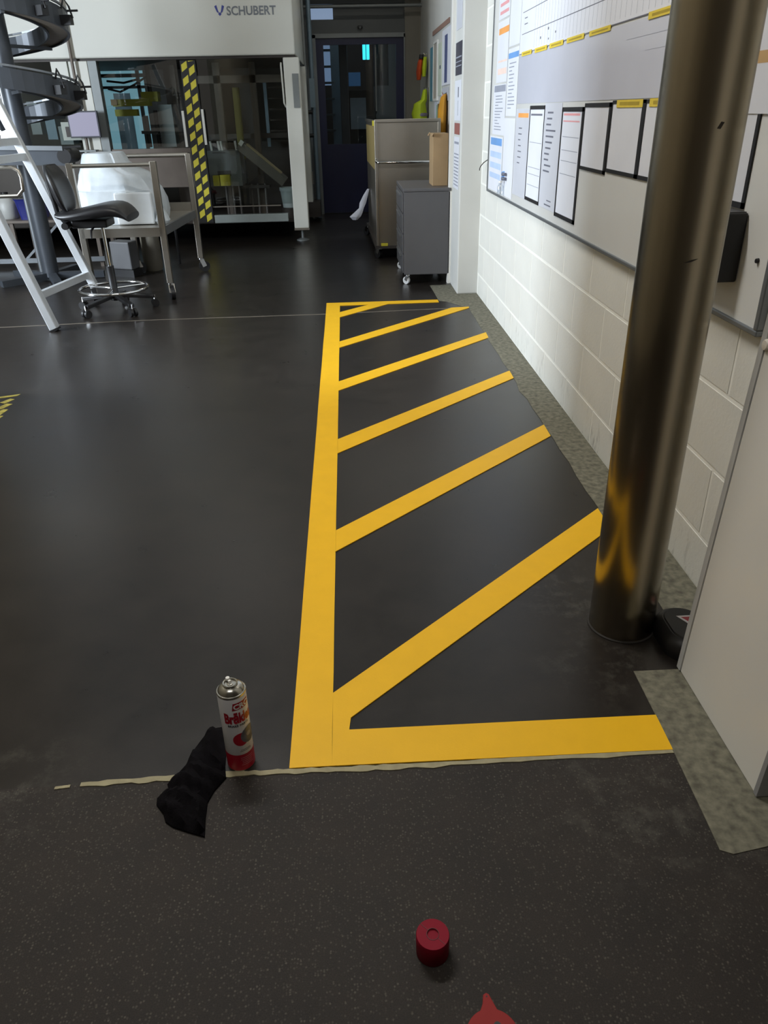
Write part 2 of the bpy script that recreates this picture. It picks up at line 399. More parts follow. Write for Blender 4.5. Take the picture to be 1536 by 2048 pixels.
# pillar and the walls beyond it
pl = B(0.795, 1.2, 5.6, 6.02, 0, 3.3).build('wall_pillar', m_wallp, bevel=0.008); struct(pl, 'white painted pillar projecting from the block wall')
tr = B(0.772, 0.797, 5.985, 6.045, 0, 3.3).build('trim_1', m_white, bevel=0.003); struct(tr, 'white edge trim on the far side of the pillar')
struct(B(1.0, 1.2, 6.02, 10.75, 0, 3.3).build('wall_far_right', m_wallp), 'pale wall of the far passage behind the pillar')
wb = MB()
wb.box(-5.2, -2.98, 10.75, 10.95, 0, 3.3); wb.box(-2.33, -0.33, 10.75, 10.95, 0, 3.3)
wb.box(-2.98, -2.33, 10.75, 10.95, 0, 0.65); wb.box(-2.98, -2.33, 10.75, 10.95, 1.95, 3.3)
wb.box(-0.33, 0.80, 10.75, 10.95, 2.02, 2.17); wb.box(-0.33, 0.80, 10.75, 10.95, 2.33, 3.3); wb.box(0.80, 1.2, 10.75, 10.95, 0, 3.3)
wb.box(-0.05, 0.80, 10.78, 10.92, 2.17, 2.33)
struct(wb.build('wall_back', m_greywall), 'grey back wall with blue door')
struct(B(0.81, 1.0, 10.735, 10.75, 0, 3.3).build('trim_2', m_olive), 'olive wall strip right of the blue door')
w1 = B(-2.98, -2.33, 10.84, 10.86, 0.65, 1.95).build('window_1', m_daypane); struct(w1, 'daylit window behind the machine')
wf = MB(); wf.box(-2.98, -2.33, 10.8, 10.84, 1.62, 1.66); wf.box(-2.98, -2.33, 10.8, 10.84, 1.50, 1.53); wf.box(-2.50, -2.46, 10.8, 10.84, 0.65, 1.95); wf.build('window_frame', m_mdark, w1)
B(-2.80, -2.60, 10.78, 10.80, 0.65, 1.45).build('window_blind', m_steelblue, w1)
w2 = B(-0.33, -0.05, 10.84, 10.86, 2.17, 2.33).build('window_2', m_daypane2); struct(w2, 'small pale transom window above the door')
B(-0.36, -0.02, 10.80, 10.84, 2.15, 2.18).build('window_frame', m_mgrey, w2)
struct(B(-5.2, 1.2, -1.6, 14.0, 3.3, 3.4).build('ceiling', m_ceil), 'plain grey ceiling')
# left wall with its big window, and an added unseen partition whose end throws the shade edge on the block wall
wl = MB(); wl.box(-5.3, -5.0, -1.6, 3.35, 0, 3.3); wl.box(-5.3, -5.0, 4.45, 14, 0, 3.3); wl.box(-5.3, -5.0, 3.35, 4.45, 0, 0.85); wl.box(-5.3, -5.0, 3.35, 4.45, 2.65, 3.3)
struct(wl.build('wall_left', m_wallp), 'plain left wall outside the frame with daylight window')
w3 = MB(); w3.box(-5.04, -4.98, 3.31, 3.38, 0.85, 2.65); w3.box(-5.04, -4.98, 4.42, 4.49, 0.85, 2.65); w3.box(-5.04, -4.98, 3.31, 4.49, 0.81, 0.87); w3.box(-5.04, -4.98, 3.31, 4.49, 2.63, 2.69)
struct(w3.build('window_3', m_white), 'frame of the daylight window in the left wall')
struct(B(-1.97, -1.85, -1.6, 3.66, 0, 3.3).build('shade_partition', M('partition_beige', (150, 142, 124), 0.6)), 'added grey partition out of view left of the camera, shading the near wall')  # added out of view to block the window light

struct(B(-1.97, 2.0, -1.75, -1.6, 0, 3.3).build('wall_front', M('dim_wall', (92, 86, 76), 0.7)), 'dim wall behind the camera')
struct(B(1.15, 1.3, -1.6, 0.6, 0, 3.3).build('wall_near_right', M('dim_wall', (70, 66, 62))), 'dim wall right of the camera')
# room beyond the door
struct(B(-5.2, 2.0, 13.8, 14.0, 0, 3.3).build('wall_far_room', m_dark), 'dark wall of the room beyond the door')

# ================================================================== FLOOR MARKINGS
ym = thing('floor_marking', 'fresh yellow painted hatched keep-clear zone on the dark floor beside the wall', 'floor marking', (0.3, 3.2, 0))
ZT = 0.0030
def paint(name, pts): MB().prism(pts, 0.0002, ZT).build(name, m_yellow, ym)
rj = random.Random(11)
le = [(-0.162 + (0.005) * t / 20 + rj.uniform(-0.0006, 0.0006), 1.135 + (5.425 - 1.135) * t / 20) for t in range(21)]
re_ = [(-0.0735 + 0.0115 * t / 20 + rj.uniform(-0.0008, 0.0008), 1.234 + (5.336 - 1.234) * t / 20) for t in range(21)]
paint('border_line', le + [(-0.062, 5.425)] + re_[::-1] + [(-0.0735, 1.135)])
paint('border_line', [(-0.0735, 1.135), (0.643, 1.131), (0.645, 1.234), (-0.037, 1.236), (-0.0735, 1.234)])
paint('border_line', [(-0.062, 5.336), (0.634, 5.352), (0.634, 5.428), (-0.062, 5.425)])
paint('hatch_stripe', [(-0.0735, 1.234), (-0.037, 1.236), (-0.033, 1.273), (0.765, 2.028), (0.811, 2.071), (0.811, 2.208), (-0.0735, 1.357)])
paint('hatch_stripe', [(-0.0715, 1.998), (0.810, 2.851), (0.812, 2.978), (-0.0711, 2.131)])
paint('hatch_stripe', [(-0.0695, 2.754), (0.812, 3.617), (0.815, 3.738), (-0.0690, 2.899)])
paint('hatch_stripe', [(-0.067, 3.517), (0.818, 4.383), (0.823, 4.504), (-0.0665, 3.656)])
paint('hatch_stripe', [(-0.065, 4.272), (0.818, 5.150), (0.822, 5.183), (0.70, 5.170), (0.649, 5.117), (-0.0645, 4.401)])
paint('hatch_stripe', [(-0.063, 5.0), (0.275, 5.343), (0.14, 5.340), (-0.0625, 5.140)])

tm = MB()
for pts in ([(-1.83, 3.60), (-1.72, 3.605), (-1.635, 3.635), (-1.64, 3.61), (-1.74, 3.57), (-1.83, 3.56)],
            [(-1.66, 3.57), (-1.635, 3.56), (-1.66, 3.50), (-1.69, 3.515)],
            [(-1.65, 3.50), (-1.62, 3.49), (-1.645, 3.42), (-1.675, 3.435)],
            [(-1.635, 3.42), (-1.61, 3.415), (-1.62, 3.33), (-1.66, 3.35)],
            [(-1.64, 3.33), (-1.60, 3.33), (-1.605, 3.27), (-1.65, 3.25)]):
    tm.prism(pts, 0.0002, 0.0014)
tag(tm.build('worn_floor_tape', M('worn_yellow', (196, 184, 92), 0.6, var=0.3, scale=30)), 'scuffed pale yellow floor tape corner at the left edge of the photo', 'floor tape')

# ================================================================== FOREGROUND
# spray can
CX, CY, CR = -0.2635, 1.162, 0.0285
can = thing('spray_can', 'white and red brake cleaner spray can standing on the floor joint', 'spray can', (CX, CY, 0))
cb = MB().lathe([(0.026, 0.0022), (0.0275, 0.003), (CR, 0.0045), (CR, 0.194), (0.0278, 0.1965)], (CX, CY, 0), 48).build('can_body', m_canw, can)
MB().lathe([(CR + 0.0003, 0.0045), (CR + 0.0003, 0.047)], (CX, CY, 0), 48, True, False).build('red_band', m_canr, cb)
MB().lathe([(0.0286, 0.1935), (0.0291, 0.195), (0.0290, 0.1975), (0.0280, 0.1985), (0.0266, 0.1985), (0.0250, 0.2025), (0.0215, 0.2070), (0.0172, 0.2095), (0.0150, 0.2105)], (CX, CY, 0), 48).build('shoulder', m_tin, can)
MB().lathe([(0.0142, 0.2095), (0.0152, 0.2110), (0.0153, 0.2135), (0.0142, 0.2148), (0.0125, 0.2140), (0.0118, 0.2085), (0.0062, 0.2085), (0.0058, 0.2120), (0.0030, 0.2130)], (CX, CY, 0), 40).build('valve_cup', m_tin, can)
MB().cyl((CX, CY, 0.2125), (CX - 0.001, CY + 0.001, 0.2185), 0.0034, 0.0030, 16).cyl((CX - 0.006, CY + 0.011, 0.2140), (CX - 0.006, CY + 0.011, 0.2178), 0.0046, 0.0040, 16).build('spray_valve', M('valve_white', (236, 234, 228), 0.3), can)
MB().lathe([(0.0278, 0.0), (0.0288, 0.0016), (0.0287, 0.0045), (0.0270, 0.0046)], (CX, CY, 0), 48).build('base_rim', m_tin, can)
FACE = math.atan2(-1.162, 0.2635)
def on_can(name, vs, fs, mat, dz, dang, eps, parent=cb, slant=0.0):
    m = MB(); out = []
    for p in vs:
        a = FACE + dang + p[0] / CR
        out.append((CX + (CR + eps) * math.cos(a), CY + (CR + eps) * math.sin(a), dz + p[1] + slant * p[0]))
    m.add(out, fs); return m.build(name, mat, parent)
def can_text(s, size, mat, dz, ang, eps=0.0006, name='lettering', off=0.0):
    vs, fs = text_mesh(s, size, off)
    w = max(v[0] for v in vs); mn = min(v[0] for v in vs)
    vs = [(v[0] - (w + mn) / 2, v[1], 0) for v in vs]
    return on_can(name, vs, fs, mat, dz, ang, eps)
def grid_patch(fn, nx=14, ny=3):
    vs = [fn(i / nx, j / ny) for j in range(ny + 1) for i in range(nx + 1)]
    fs = [(j * (nx + 1) + i, j * (nx + 1) + i + 1, (j + 1) * (nx + 1) + i + 1, (j + 1) * (nx + 1) + i) for j in range(ny) for i in range(nx)]
    return vs, fs
vs, fs = grid_patch(lambda u, v: ((u - 0.5) * 0.037 + (v - 0.5) * 0.003, (v - 0.5) * 0.0175))
on_can('logo_panel', vs, fs, m_canr, 0.1745, 0.55, 0.0004)
can_text('CRC', 0.0168, m_canw, 0.1685, 0.55, 0.0009, off=0.0006)
vs, fs = text_mesh('Br\u0101kleen', 0.0235, 0.0012); w = max(v[0] for v in vs)
vs = [(v[0] * 0.072 / w, v[1] * 1.45) for v in vs]
on_can('lettering', [(v[0] - 0.036, v[1], 0) for v in vs], fs, m_canr, 0.1335, 0.46, 0.0006)
can_text('BRAKE PARTS', 0.0072, M('can_black', (40, 40, 46), 0.5), 0.1235, 0.18, off=0.0002)
def disc_patch(cx_, cy_, r, n=24, rings=6):
    vs = [(cx_, cy_)]; fs = [(0, 1 + i, 1 + (i + 1) % n) for i in range(n)]
    for k in range(1, rings + 1):
        vs += [(cx_ + r * k / rings * math.cos(2 * PI * i / n), cy_ + r * k / rings * math.sin(2 * PI * i / n)) for i in range(n)]
        if k < rings: fs += [(1 + (k - 1) * n + i, 1 + k * n + i, 1 + k * n + (i + 1) % n, 1 + (k - 1) * n + (i + 1) % n) for i in range(n)]
    return vs, fs
vs, fs = disc_patch(0, 0, 0.0170); on_can('printed_picture', vs, fs, m_canr, 0.088, 0.22, 0.0004)
vs, fs = disc_patch(0, 0, 0.0205); on_can('printed_picture', vs, fs, m_cang, 0.093, 0.90, 0.0006)
vs, fs = disc_patch(0, 0, 0.0055); on_can('printed_picture', vs, fs, M('print_silver', (160, 160, 164), 0.4), 0.095, 0.82, 0.0009)
def line_block(z, n, w, gap, h, ang, mat, seed):
    r = random.Random(seed)
    for i in range(n):
        ww = w * r.uniform(0.8, 1.0)
        vs, fs = grid_patch(lambda u, v: ((u - 0.5) * ww, (v - 0.5) * h - i * gap), 10, 1)
        on_can('small_print', vs, fs, mat, z, ang, 0.0008)
line_block(0.0600, 2, 0.026, 0.0034, 0.0013, 0.45, m_ink, 1)
line_block(0.0385, 5, 0.027, 0.0047, 0.0010, 0.45, M('print_pink', (214, 150, 160), 0.5), 2)

# crumpled black cloth beside the can
from mathutils.geometry import delaunay_2d_cdt
OUT = [(-0.345, 1.258), (-0.318, 1.262), (-0.300, 1.20), (-0.296, 1.15), (-0.290, 1.118), (-0.309, 1.086), (-0.318, 1.057), (-0.316, 1.02), (-0.311, 0.977), (-0.345, 0.990), (-0.375, 1.003), (-0.392, 1.016), (-0.40, 1.035), (-0.418, 1.058), (-0.420, 1.074), (-0.401, 1.094), (-0.407, 1.108), (-0.390, 1.135), (-0.378, 1.158), (-0.371, 1.192), (-0.358, 1.225)]
n = len(OUT)
def dist_edge(p):
    best = 9
    for i in range(n):
        a = Vector(OUT[i]); b = Vector(OUT[(i + 1) % n]); q = Vector(p); ab = b - a
        t = max(0, min(1, (q - a).dot(ab) / ab.length_squared)); best = min(best, (q - a - ab * t).length)
    return best
def inside(p):
    c = False
    for i in range(n):
        (x1, y1), (x2, y2) = OUT[i], OUT[i - 1]
        if (y1 > p[1]) != (y2 > p[1]) and p[0] < (x2 - x1) * (p[1] - y1) / (y2 - y1) + x1: c = not c
    return c
bp_ = []
for i in range(n):
    a, b = OUT[i], OUT[(i + 1) % n]
    for t in (0, 0.34, 0.67): bp_.append((a[0] + (b[0] - a[0]) * t, a[1] + (b[1] - a[1]) * t))
ip = []
xx = -0.43
while xx < -0.27:
    yy = 0.97
    while yy < 1.27:
        p = (xx + random.uniform(-0.001, 0.001), yy + random.uniform(-0.001, 0.001))
        if inside(p) and dist_edge(p) > 0.004: ip.append(p)
        yy += 0.0065
    xx += 0.0065
allp = [Vector(p) for p in bp_ + ip]; nb = len(bp_)
v2, e2, f2, *_ = delaunay_2d_cdt(allp, [], [list(range(nb))], 1, 1e-6)
vz = []
for p in v2:
    d = dist_edge(p)
    h = 0.030 * (1 - math.exp(-d / 0.014)) + 0.003
    a = p.x * 0.86 + p.y * 0.5; b = -p.x * 0.5 + p.y * 0.86
    fold = 0.007 * math.sin(a * 150 + 2.6 * math.sin(b * 34) + b * 30) + 0.004 * math.sin(b * 75 + 2.1 * math.sin(a * 70)) + 0.0018 * math.sin(a * 430 + b * 90 + 2 * math.sin(b * 60))
    vz.append((p.x, p.y, max(0.002, h + fold * min(1, d / 0.008))))
rag = MB().add(vz, [tuple(f) for f in f2], True)
ring = [(q[0], q[1]) for q in bp_]
for i in range(nb):
    a = ring[i]; b = ring[(i + 1) % nb]; rag.add([(a[0], a[1], 0.0), (b[0], b[1], 0.0), (b[0], b[1], 0.0042), (a[0], a[1], 0.0042)], [(0, 1, 2, 3)])
tag(rag.build('black_rag', m_cloth), 'crumpled black cloth lying on the floor behind the spray can', 'cloth')

# red cap
cp = thing('spray_can_cap', 'dark red plastic spray can cap standing on the floor, centre foreground', 'cap', (0.0925, 0.735, 0))
MB().lathe([(0.0250, 0.0), (0.0262, 0.0015), (0.0266, 0.030), (0.0266, 0.0435), (0.0258, 0.0450), (0.0105, 0.0450), (0.0098, 0.0440), (0.0098, 0.0425), (0.0, 0.0425)], (0.0925, 0.735, 0), 48).build('cap_shell', m_red, cp)
for s in (1, -1):
    d = Vector((math.cos(2.35), math.sin(2.35), 0)) * s
    MB().bar(Vector((0.0925, 0.735, 0.0451)) + d * 0.0105, Vector((0.0925, 0.735, 0.0451)) + d * 0.0258, 0.0009, 0.0004).build('score_line', M('score_dark', (90, 8, 22), 0.6), cp)
MB().lathe([(0.0103, 0.04505), (0.0103, 0.0455), (0.0092, 0.0456), (0.0092, 0.04505)], (0.0925, 0.735, 0), 32, True, False).build('ring_mark', M('score_dark', (90, 8, 22)), cp)

# red disc with a tab, half out of the picture
ds = thing('red_plastic_disc', 'flat orange-red plastic disc with pointed tab at bottom edge of the photo', 'disc', (0.167, 0.60, 0))
pts = []
c0 = (0.167, 0.600); R0 = 0.0395
for i in range(40):
    a = PI / 2 + 0.33 + (2 * PI - 0.66) * i / 39; pts.append((c0[0] + R0 * math.cos(a), c0[1] + R0 * math.sin(a)))
pts += [(0.176, 0.647), (0.171, 0.660), (0.167, 0.6625), (0.162, 0.660), (0.159, 0.647)]
pl_ = MB().prism(pts, 0.0, 0.0065).build('disc_plate', m_red2, ds, bevel=0.0012)
sl = []
for i in range(20):
    a = 2 * PI * i / 20; sl.append((0.176 + 0.0085 * math.cos(a), 0.604 + 0.0165 * math.sin(a)))
MB().prism(sl, 0.006, 0.0069).build('slot', m_black, pl_)
MB().cyl((0.167, 0.6565, 0.0062), (0.167, 0.6565, 0.0068), 0.0012, n=10).build('pin_hole', m_black, pl_)

# stainless pipe
PX, PY, PR = 0.678, 1.572, 0.081
pp = thing('steel_pipe', 'tall brushed stainless steel pipe column standing before the whiteboard', 'pipe', (PX, PY, 0))
MB().cyl((PX, PY, 0.0), (PX, PY, 3.3), PR, n=96).build('pipe_shaft', m_steel, pp)
MB().lathe([(PR + 0.0005, 0.0), (PR + 0.004, 0.0), (PR + 0.004, 0.003), (PR + 0.0005, 0.005)], (PX, PY, 0), 64).build('base_seal', M('dirty_seal', (40, 36, 32), 0.8), pp)

def pipe_scuff(ang, z, w, h, tilt):
    vs, fs = grid_patch(lambda u, v: ((u - 0.5) * w, (v - 0.5) * h * (1 - abs(2 * u - 1)) + tilt * (u - 0.5)), 8, 2)
    MB().add([(PX + (PR + 0.0006) * math.cos(ang + p[0] / PR), PY + (PR + 0.0006) * math.sin(ang + p[0] / PR), z + p[1]) for p in vs], fs).build('scuff_mark', M('scuff_dark', (44, 38, 32), 0.7), pp)
pf = math.atan2(-PY, -PX)
pipe_scuff(pf + 0.46, 1.165, 0.012, 0.012, 0.010); pipe_scuff(pf + 0.30, 0.93, 0.026, 0.004, 0.008)
# rodent bait station
bs = thing('bait_station', 'black plastic bait box with small red and white sticker behind the pipe', 'bait box', (0.795, 1.49, 0), 0.0)
def rbox(x0, x1, y0, y1, z0, z1, r, inset=0.0, n=6):
    pts = []
    for cx_, cy_, a0 in ((x1 - r, y1 - r, 0), (x0 + r, y1 - r, PI / 2), (x0 + r, y0 + r, PI), (x1 - r, y0 + r, 1.5 * PI)):
        for i in range(n + 1):
            a = a0 + PI / 2 * i / n; pts.append((cx_ + r * math.cos(a), cy_ + r * math.sin(a)))
    return pts
def loft(rings, smooth=True):
    m = MB(); n = len(rings[0]); vs = [p for r in rings for p in r]
    fs = [(j * n + i, j * n + (i + 1) % n, (j + 1) * n + (i + 1) % n, (j + 1) * n + i) for j in range(len(rings) - 1) for i in range(n)]
    m.add(vs, fs, smooth); m.add(rings[0], [tuple(range(n - 1, -1, -1))]); m.add(rings[-1], [tuple(range(n))])
    return m
r0 = rbox(0.746, 0.872, 1.402, 1.575, 0, 0, 0.055); r1 = rbox(0.744, 0.874, 1.400, 1.577, 0, 0, 0.056); r2 = rbox(0.752, 0.866, 1.408, 1.569, 0, 0, 0.052); r3 = rbox(0.761, 0.856, 1.420, 1.558, 0, 0, 0.045)
z3 = lambda pts, z: [(a, b, z) for a, b in pts]
bb = loft([z3(r0, 0), z3(r1, 0.012), z3(r1, 0.030), z3(r2, 0.046), z3(r3, 0.053)]).build('box_body', m_black, bs)
loft([z3(rbox(0.764, 0.853, 1.423, 1.555, 0, 0, 0.043), 0.053), z3(rbox(0.766, 0.851, 1.425, 1.553, 0, 0, 0.042), 0.056)]).build('lid', m_black, bs)
stk = MB().prism([(0.796, 1.520), (0.836, 1.520), (0.836, 1.478), (0.818, 1.478)], 0.056, 0.0568).build('sticker', M('sticker_white', (226, 220, 220), 0.5), bs, bevel=0)
MB().prism([(0.806, 1.514), (0.834, 1.514), (0.834, 1.486), (0.822, 1.486)], 0.0566, 0.0572).build('sticker_print', M('sticker_red', (170, 60, 70), 0.5), stk)

# tall white cabinet / panel on the right edge
wc = thing('white_cabinet', 'tall white cabinet with pale edge strip at right edge, nearest the camera', 'cabinet', (0.84, 1.2, 0))
LN = 0.040
def lean(p): return (p[0] + LN * p[2], p[1], p[2])
B(0.757, 0.84, 1.010, 1.372, 0.004, 2.35).map(lean).build('cabinet_body', m_white, wc)
B(0.7545, 0.84, 1.374, 1.391, 0.004, 2.35).map(lean).build('edge_strip', M('edge_grey', (196, 197, 196), 0.4), wc)
B(0.755, 0.84, 0.998, 1.010, 0.004, 2.35).map(lean).build('end_strip', M('edge_dark', (150, 150, 152), 0.45), wc)
MB().lathe([(0.0, -0.004), (0.010, -0.003), (0.0115, 0.0), (0.009, 0.004), (0.0, 0.005)], (0, 0, 0), 20).map(lambda p: (0.786 - p[2] * 1.2, 1.367 + p[0], 0.795 + p[1])).build('screw_cap', M('cap_cream', (226, 218, 206), 0.4), wc)

# ================================================================== WHITEBOARD
XF = 0.926
wbd = thing('whiteboard', 'long wall-mounted whiteboard with grey frame covered in papers', 'whiteboard', (0.935, 3.45, 0.73))
B(XF, 0.938, 1.668, 5.24, 0.74, 1.95).build('board_panel', m_board, wbd)
B(XF - 0.006, 0.939, 1.655, 5.25, 0.728, 0.742).build('frame_rail', m_frame, wbd, bevel=0.003)
B(XF - 0.006, 0.939, 1.655, 5.25, 1.945, 1.96).build('frame_rail', m_frame, wbd, bevel=0.003)
B(XF - 0.006, 0.939, 1.655, 1.672, 0.742, 1.945).build('frame_stile', m_frame, wbd, bevel=0.003)
B(XF - 0.006, 0.939, 5.236, 5.25, 0.742, 1.945).build('frame_stile', m_frame, wbd, bevel=0.003)

def sheet(name, label, cat, y0, y1, zz0, zz1, mat, lay=1, group=None):
    x = XF - 0.0009 * lay
    o = B(x - 0.0006, x, y0, y1, zz0, zz1).build(name, mat)
    return tag(o, label, cat, group)
def prt(parent, name, mat, rects, lay=1):
    m = MB(); x = XF - 0.0009 * lay - 0.0006
    for (a, b, c, d) in rects: m.box(x - 0.0002, x + 0.0001, a, b, c, d)
    o = m.build(name, mat, parent)
    if len(rects) > 1: o['kind'] = 'stuff'
    return o
def lines(y0, y1, zz0, zz1, n, seed, h=0.004, fill=0.9):
    r = random.Random(seed); out = []
    for i in range(n):
        z = zz1 - (i + 0.5) * (zz1 - zz0) / n; L_ = (y1 - y0) * r.uniform(0.35, fill)
        a = y1 - (y1 - y0) * r.uniform(0, 0.08); out.append((a - L_, a, z - h / 2, z + h / 2))
    return out
# planner
p = sheet('planner_sheet', 'wide ruled white planner sheet across the top of the whiteboard', 'planner', 2.372, 4.46, 1.437, 1.94, m_paper, 2)
g_ = []
for i in range(34): yv = 2.42 + i * 0.052; g_.append((yv, yv + 0.0018, 1.45, 1.94))
prt(p, 'grid_line', m_inkl, g_, 2)
prt(p, 'ruled_line', m_ink, [(2.372, 4.46, 1.4372, 1.4405), (2.372, 4.42, 1.521, 1.524), (2.372, 4.42, 1.613, 1.616), (2.372, 4.42, 1.71, 1.713)], 2)
prt(p, 'handwriting', m_ink, lines(4.25, 4.38, 1.55, 1.60, 2, 3) + [(4.0, 4.02, 1.475, 1.485), (3.86, 3.88, 1.50, 1.51), (3.73, 3.745, 1.478, 1.486), (3.85, 3.865, 1.462, 1.469)], 2)
l = sheet('laminated_sheet', 'glossy blank laminated sheet below the planner', 'sheet', 2.372, 4.46, 1.218, 1.431, m_lam, 1)
prt(l, 'faint_line', m_inkl, [(2.45, 2.8, 1.384, 1.3855), (2.44, 2.62, 1.345, 1.3462)], 1)
for i, (a, b, c, d, lab) in enumerate([
        (4.173, 4.395, 1.427, 1.446, 'yellow label strip under the planner, nearest the pillar'),
        (3.869, 4.105, 1.425, 1.444, 'yellow label strip under the planner, second from the pillar'),
        (3.593, 3.821, 1.425, 1.444, 'yellow label strip under the planner, third from the pillar'),
        (3.290, 3.535, 1.425, 1.443, 'yellow label strip under the planner, fourth from the pillar'),
        (2.973, 3.222, 1.425, 1.442, 'yellow label strip under the planner, fifth from the pillar'),
        (2.376, 2.618, 1.423, 1.442, 'yellow label strip under the planner, right beside the steel pipe'),
        (2.573, 2.820, 1.194, 1.216, 'yellow label strip on top edge of the wide black-framed sheet'),
        (2.371, 2.517, 1.195, 1.217, 'yellow label strip on top of the framed sheet touching the pipe')]):
    o = sheet('label_strip', lab, 'label', a, b, c, d, m_ylab, 4, 'yellow label strips on the whiteboard')
    prt(o, 'label_text', M('label_ink', (176, 152, 44), 0.5), [(a + 0.03, b - 0.03, c + 0.006, d - 0.006)], 4)
def framed(label, y0, y1, zz0, zz1, wl_, wr_, wt, wb_, seed, accent=None, rows=()):
    t = thing('magnetic_sheet_holder', label, 'sheet holder', (XF - 0.002, (y0 + y1) / 2, zz0), 0, 'black-edged sheet holders on the whiteboard')
    x = XF - 0.0018
    s_ = B(x - 0.0004, x + 0.0016, y0 + wr_ * .5, y1 - wl_ * .5, zz0 + wb_ * .5, zz1 - wt * .5).build('paper', m_paper, t)
    for (a, b, c, d) in ((y0, y1, zz1 - wt, zz1), (y0, y1, zz0, zz0 + wb_), (y1 - wl_, y1, zz0, zz1), (y0, y0 + wr_, zz0, zz1)):
        if b - a > 0.0005 and d - c > 0.0005: B(x - 0.0022, x + 0.0008, a, b, c, d).build('black_edge', m_blackm, t)
    if rows:
        m = MB()
        for z in rows: m.box(x - 0.0007, x, y0 + wr_ + 0.02, y1 - wl_ - 0.02, z - 0.0012, z + 0.0012)
        m.build('ruled_line', m_inkl, s_)['kind'] = 'stuff'
    if accent:
        m = MB()
        for (a, b, c, d) in accent[1]: m.box(x - 0.0008, x, a, b, c, d)
        m.build('heading', accent[0], s_)['kind'] = 'stuff'
framed('narrow tall black-edged sheet holder, nearest the pillar', 3.828, 4.127, 0.785, 1.207, 0.010, 0.003, 0.016, 0.016, 1, (m_ink, [(3.87, 4.10, 1.165, 1.173)]), (0.86, 0.91, 0.94, 1.05))
framed('tall black-edged sheet holder with red heading, reaching lowest', 3.200, 3.518, 0.776, 1.198, 0.014, 0.022, 0.016, 0.016, 2, (m_redp, [(3.25, 3.49, 1.168, 1.176), (3.25, 3.49, 1.145, 1.150)]), (1.0, 1.04, 1.09, 0.95))
framed('square black-edged sheet holder beside the red-headed tall one', 2.876, 3.192, 0.984, 1.210, 0.004, 0.022, 0.014, 0.012, 3)
framed('square black-edged sheet holder under a yellow label, middle of three', 2.548, 2.865, 0.994, 1.215, 0.004, 0.028, 0.010, 0.012, 4)
framed('square black-edged sheet holder partly hidden by the steel pipe', 2.20, 2.546, 0.994, 1.215, 0.004, 0.02, 0.010, 0.012, 5)
framed('black-edged sheet holder right of the pipe above the black box', 1.829, 2.12, 0.982, 1.215, 0.012, 0.013, 0.012, 0.013, 6)
s2 = sheet('white_sheet', 'plain white sheet right of the pipe above the framed one', 'sheet', 1.70, 2.12, 1.178, 1.40, m_paper, 4)
prt(s2, 'tan_tape', M('tan_tape', (196, 160, 110), 0.5), [(1.70, 2.12, 1.276, 1.300)], 4)
# loose papers at the left end
o = sheet('handwritten_sheet', 'grey sheet with handwritten list between two tall black-edged holders', 'paper', 3.528, 3.826, 0.786, 1.215, m_papgrey, 1)
prt(o, 'handwriting', m_ink, lines(3.56, 3.79, 0.93, 1.19, 11, 8, 0.007, 0.75) + [(3.60, 3.72, 0.80, 0.806), (3.6, 3.68, 0.82, 0.825)], 1)
o = sheet('notice', 'grey notice with orange heading beside the narrow black-edged holder', 'paper', 4.135, 4.455, 0.783, 1.195, m_papgrey, 1)
prt(o, 'heading', m_orange, [(4.16, 4.40, 1.155, 1.175)], 1); prt(o, 'text_line', m_ink, lines(4.22, 4.38, 0.93, 1.12, 7, 12, 0.005, 0.6), 1)
o = sheet('notice', 'white notice with blue heading and pale blue bars, low at board end', 'paper', 4.79, 5.21, 0.75, 1.05, m_paper, 1)
prt(o, 'heading', m_bluep, [(4.82, 5.18, 1.003, 1.042)], 1); prt(o, 'blue_bar', m_lblue, [(4.82, 5.18, 0.935, 0.968), (4.82, 5.18, 0.875, 0.908), (4.82, 5.18, 0.82, 0.85)], 1)
o = sheet('notice', 'white text notice with grey heading above the blue-barred one', 'paper', 4.77, 5.15, 1.06, 1.32, m_paper, 1)
prt(o, 'heading', m_inkl, [(4.785, 5.13, 1.283, 1.316)], 1); prt(o, 'text_line', m_inkl, lines(4.82, 5.10, 1.08, 1.27, 12, 5, 0.005), 1)
o = sheet('notice', 'white notice with orange heading near the top of board end', 'paper', 4.77, 5.09, 1.33, 1.63, m_paper, 1)
prt(o, 'heading', m_orange, [(4.77, 5.06, 1.567, 1.597)], 1); prt(o, 'pink_bar', M('pink_print', (240, 214, 202), 0.5), [(4.79, 5.05, 1.37, 1.40), (4.79, 5.05, 1.43, 1.44)], 1)
o = sheet('notice', 'white notice with red text at the very top of board end', 'paper', 4.77, 5.09, 1.64, 1.92, m_paper, 1)
prt(o, 'text_line', m_redp, [(4.80, 5.05, 1.662, 1.678), (4.80, 5.05, 1.70, 1.716), (4.80, 5.0, 1.76, 1.775)], 1)
o = sheet('notice', 'white notice with bright blue heading left of the planner', 'paper', 4.47, 4.75, 1.16, 1.48, m_paper, 1)
prt(o, 'heading', m_bluep, [(4.475, 4.745, 1.434, 1.460)], 1); prt(o, 'text_line', m_inkl, lines(4.5, 4.72, 1.19, 1.42, 13, 6, 0.005), 1)
o = sheet('blank_sheet', 'blank white sheet between blue-barred notice and orange-headed notice', 'paper', 4.47, 4.77, 0.75, 1.15, m_paper, 1)
o = sheet('blank_sheet', 'blank pale sheet left of the planner above the blue-headed notice', 'paper', 4.47, 4.75, 1.49, 1.92, m_paper, 1)
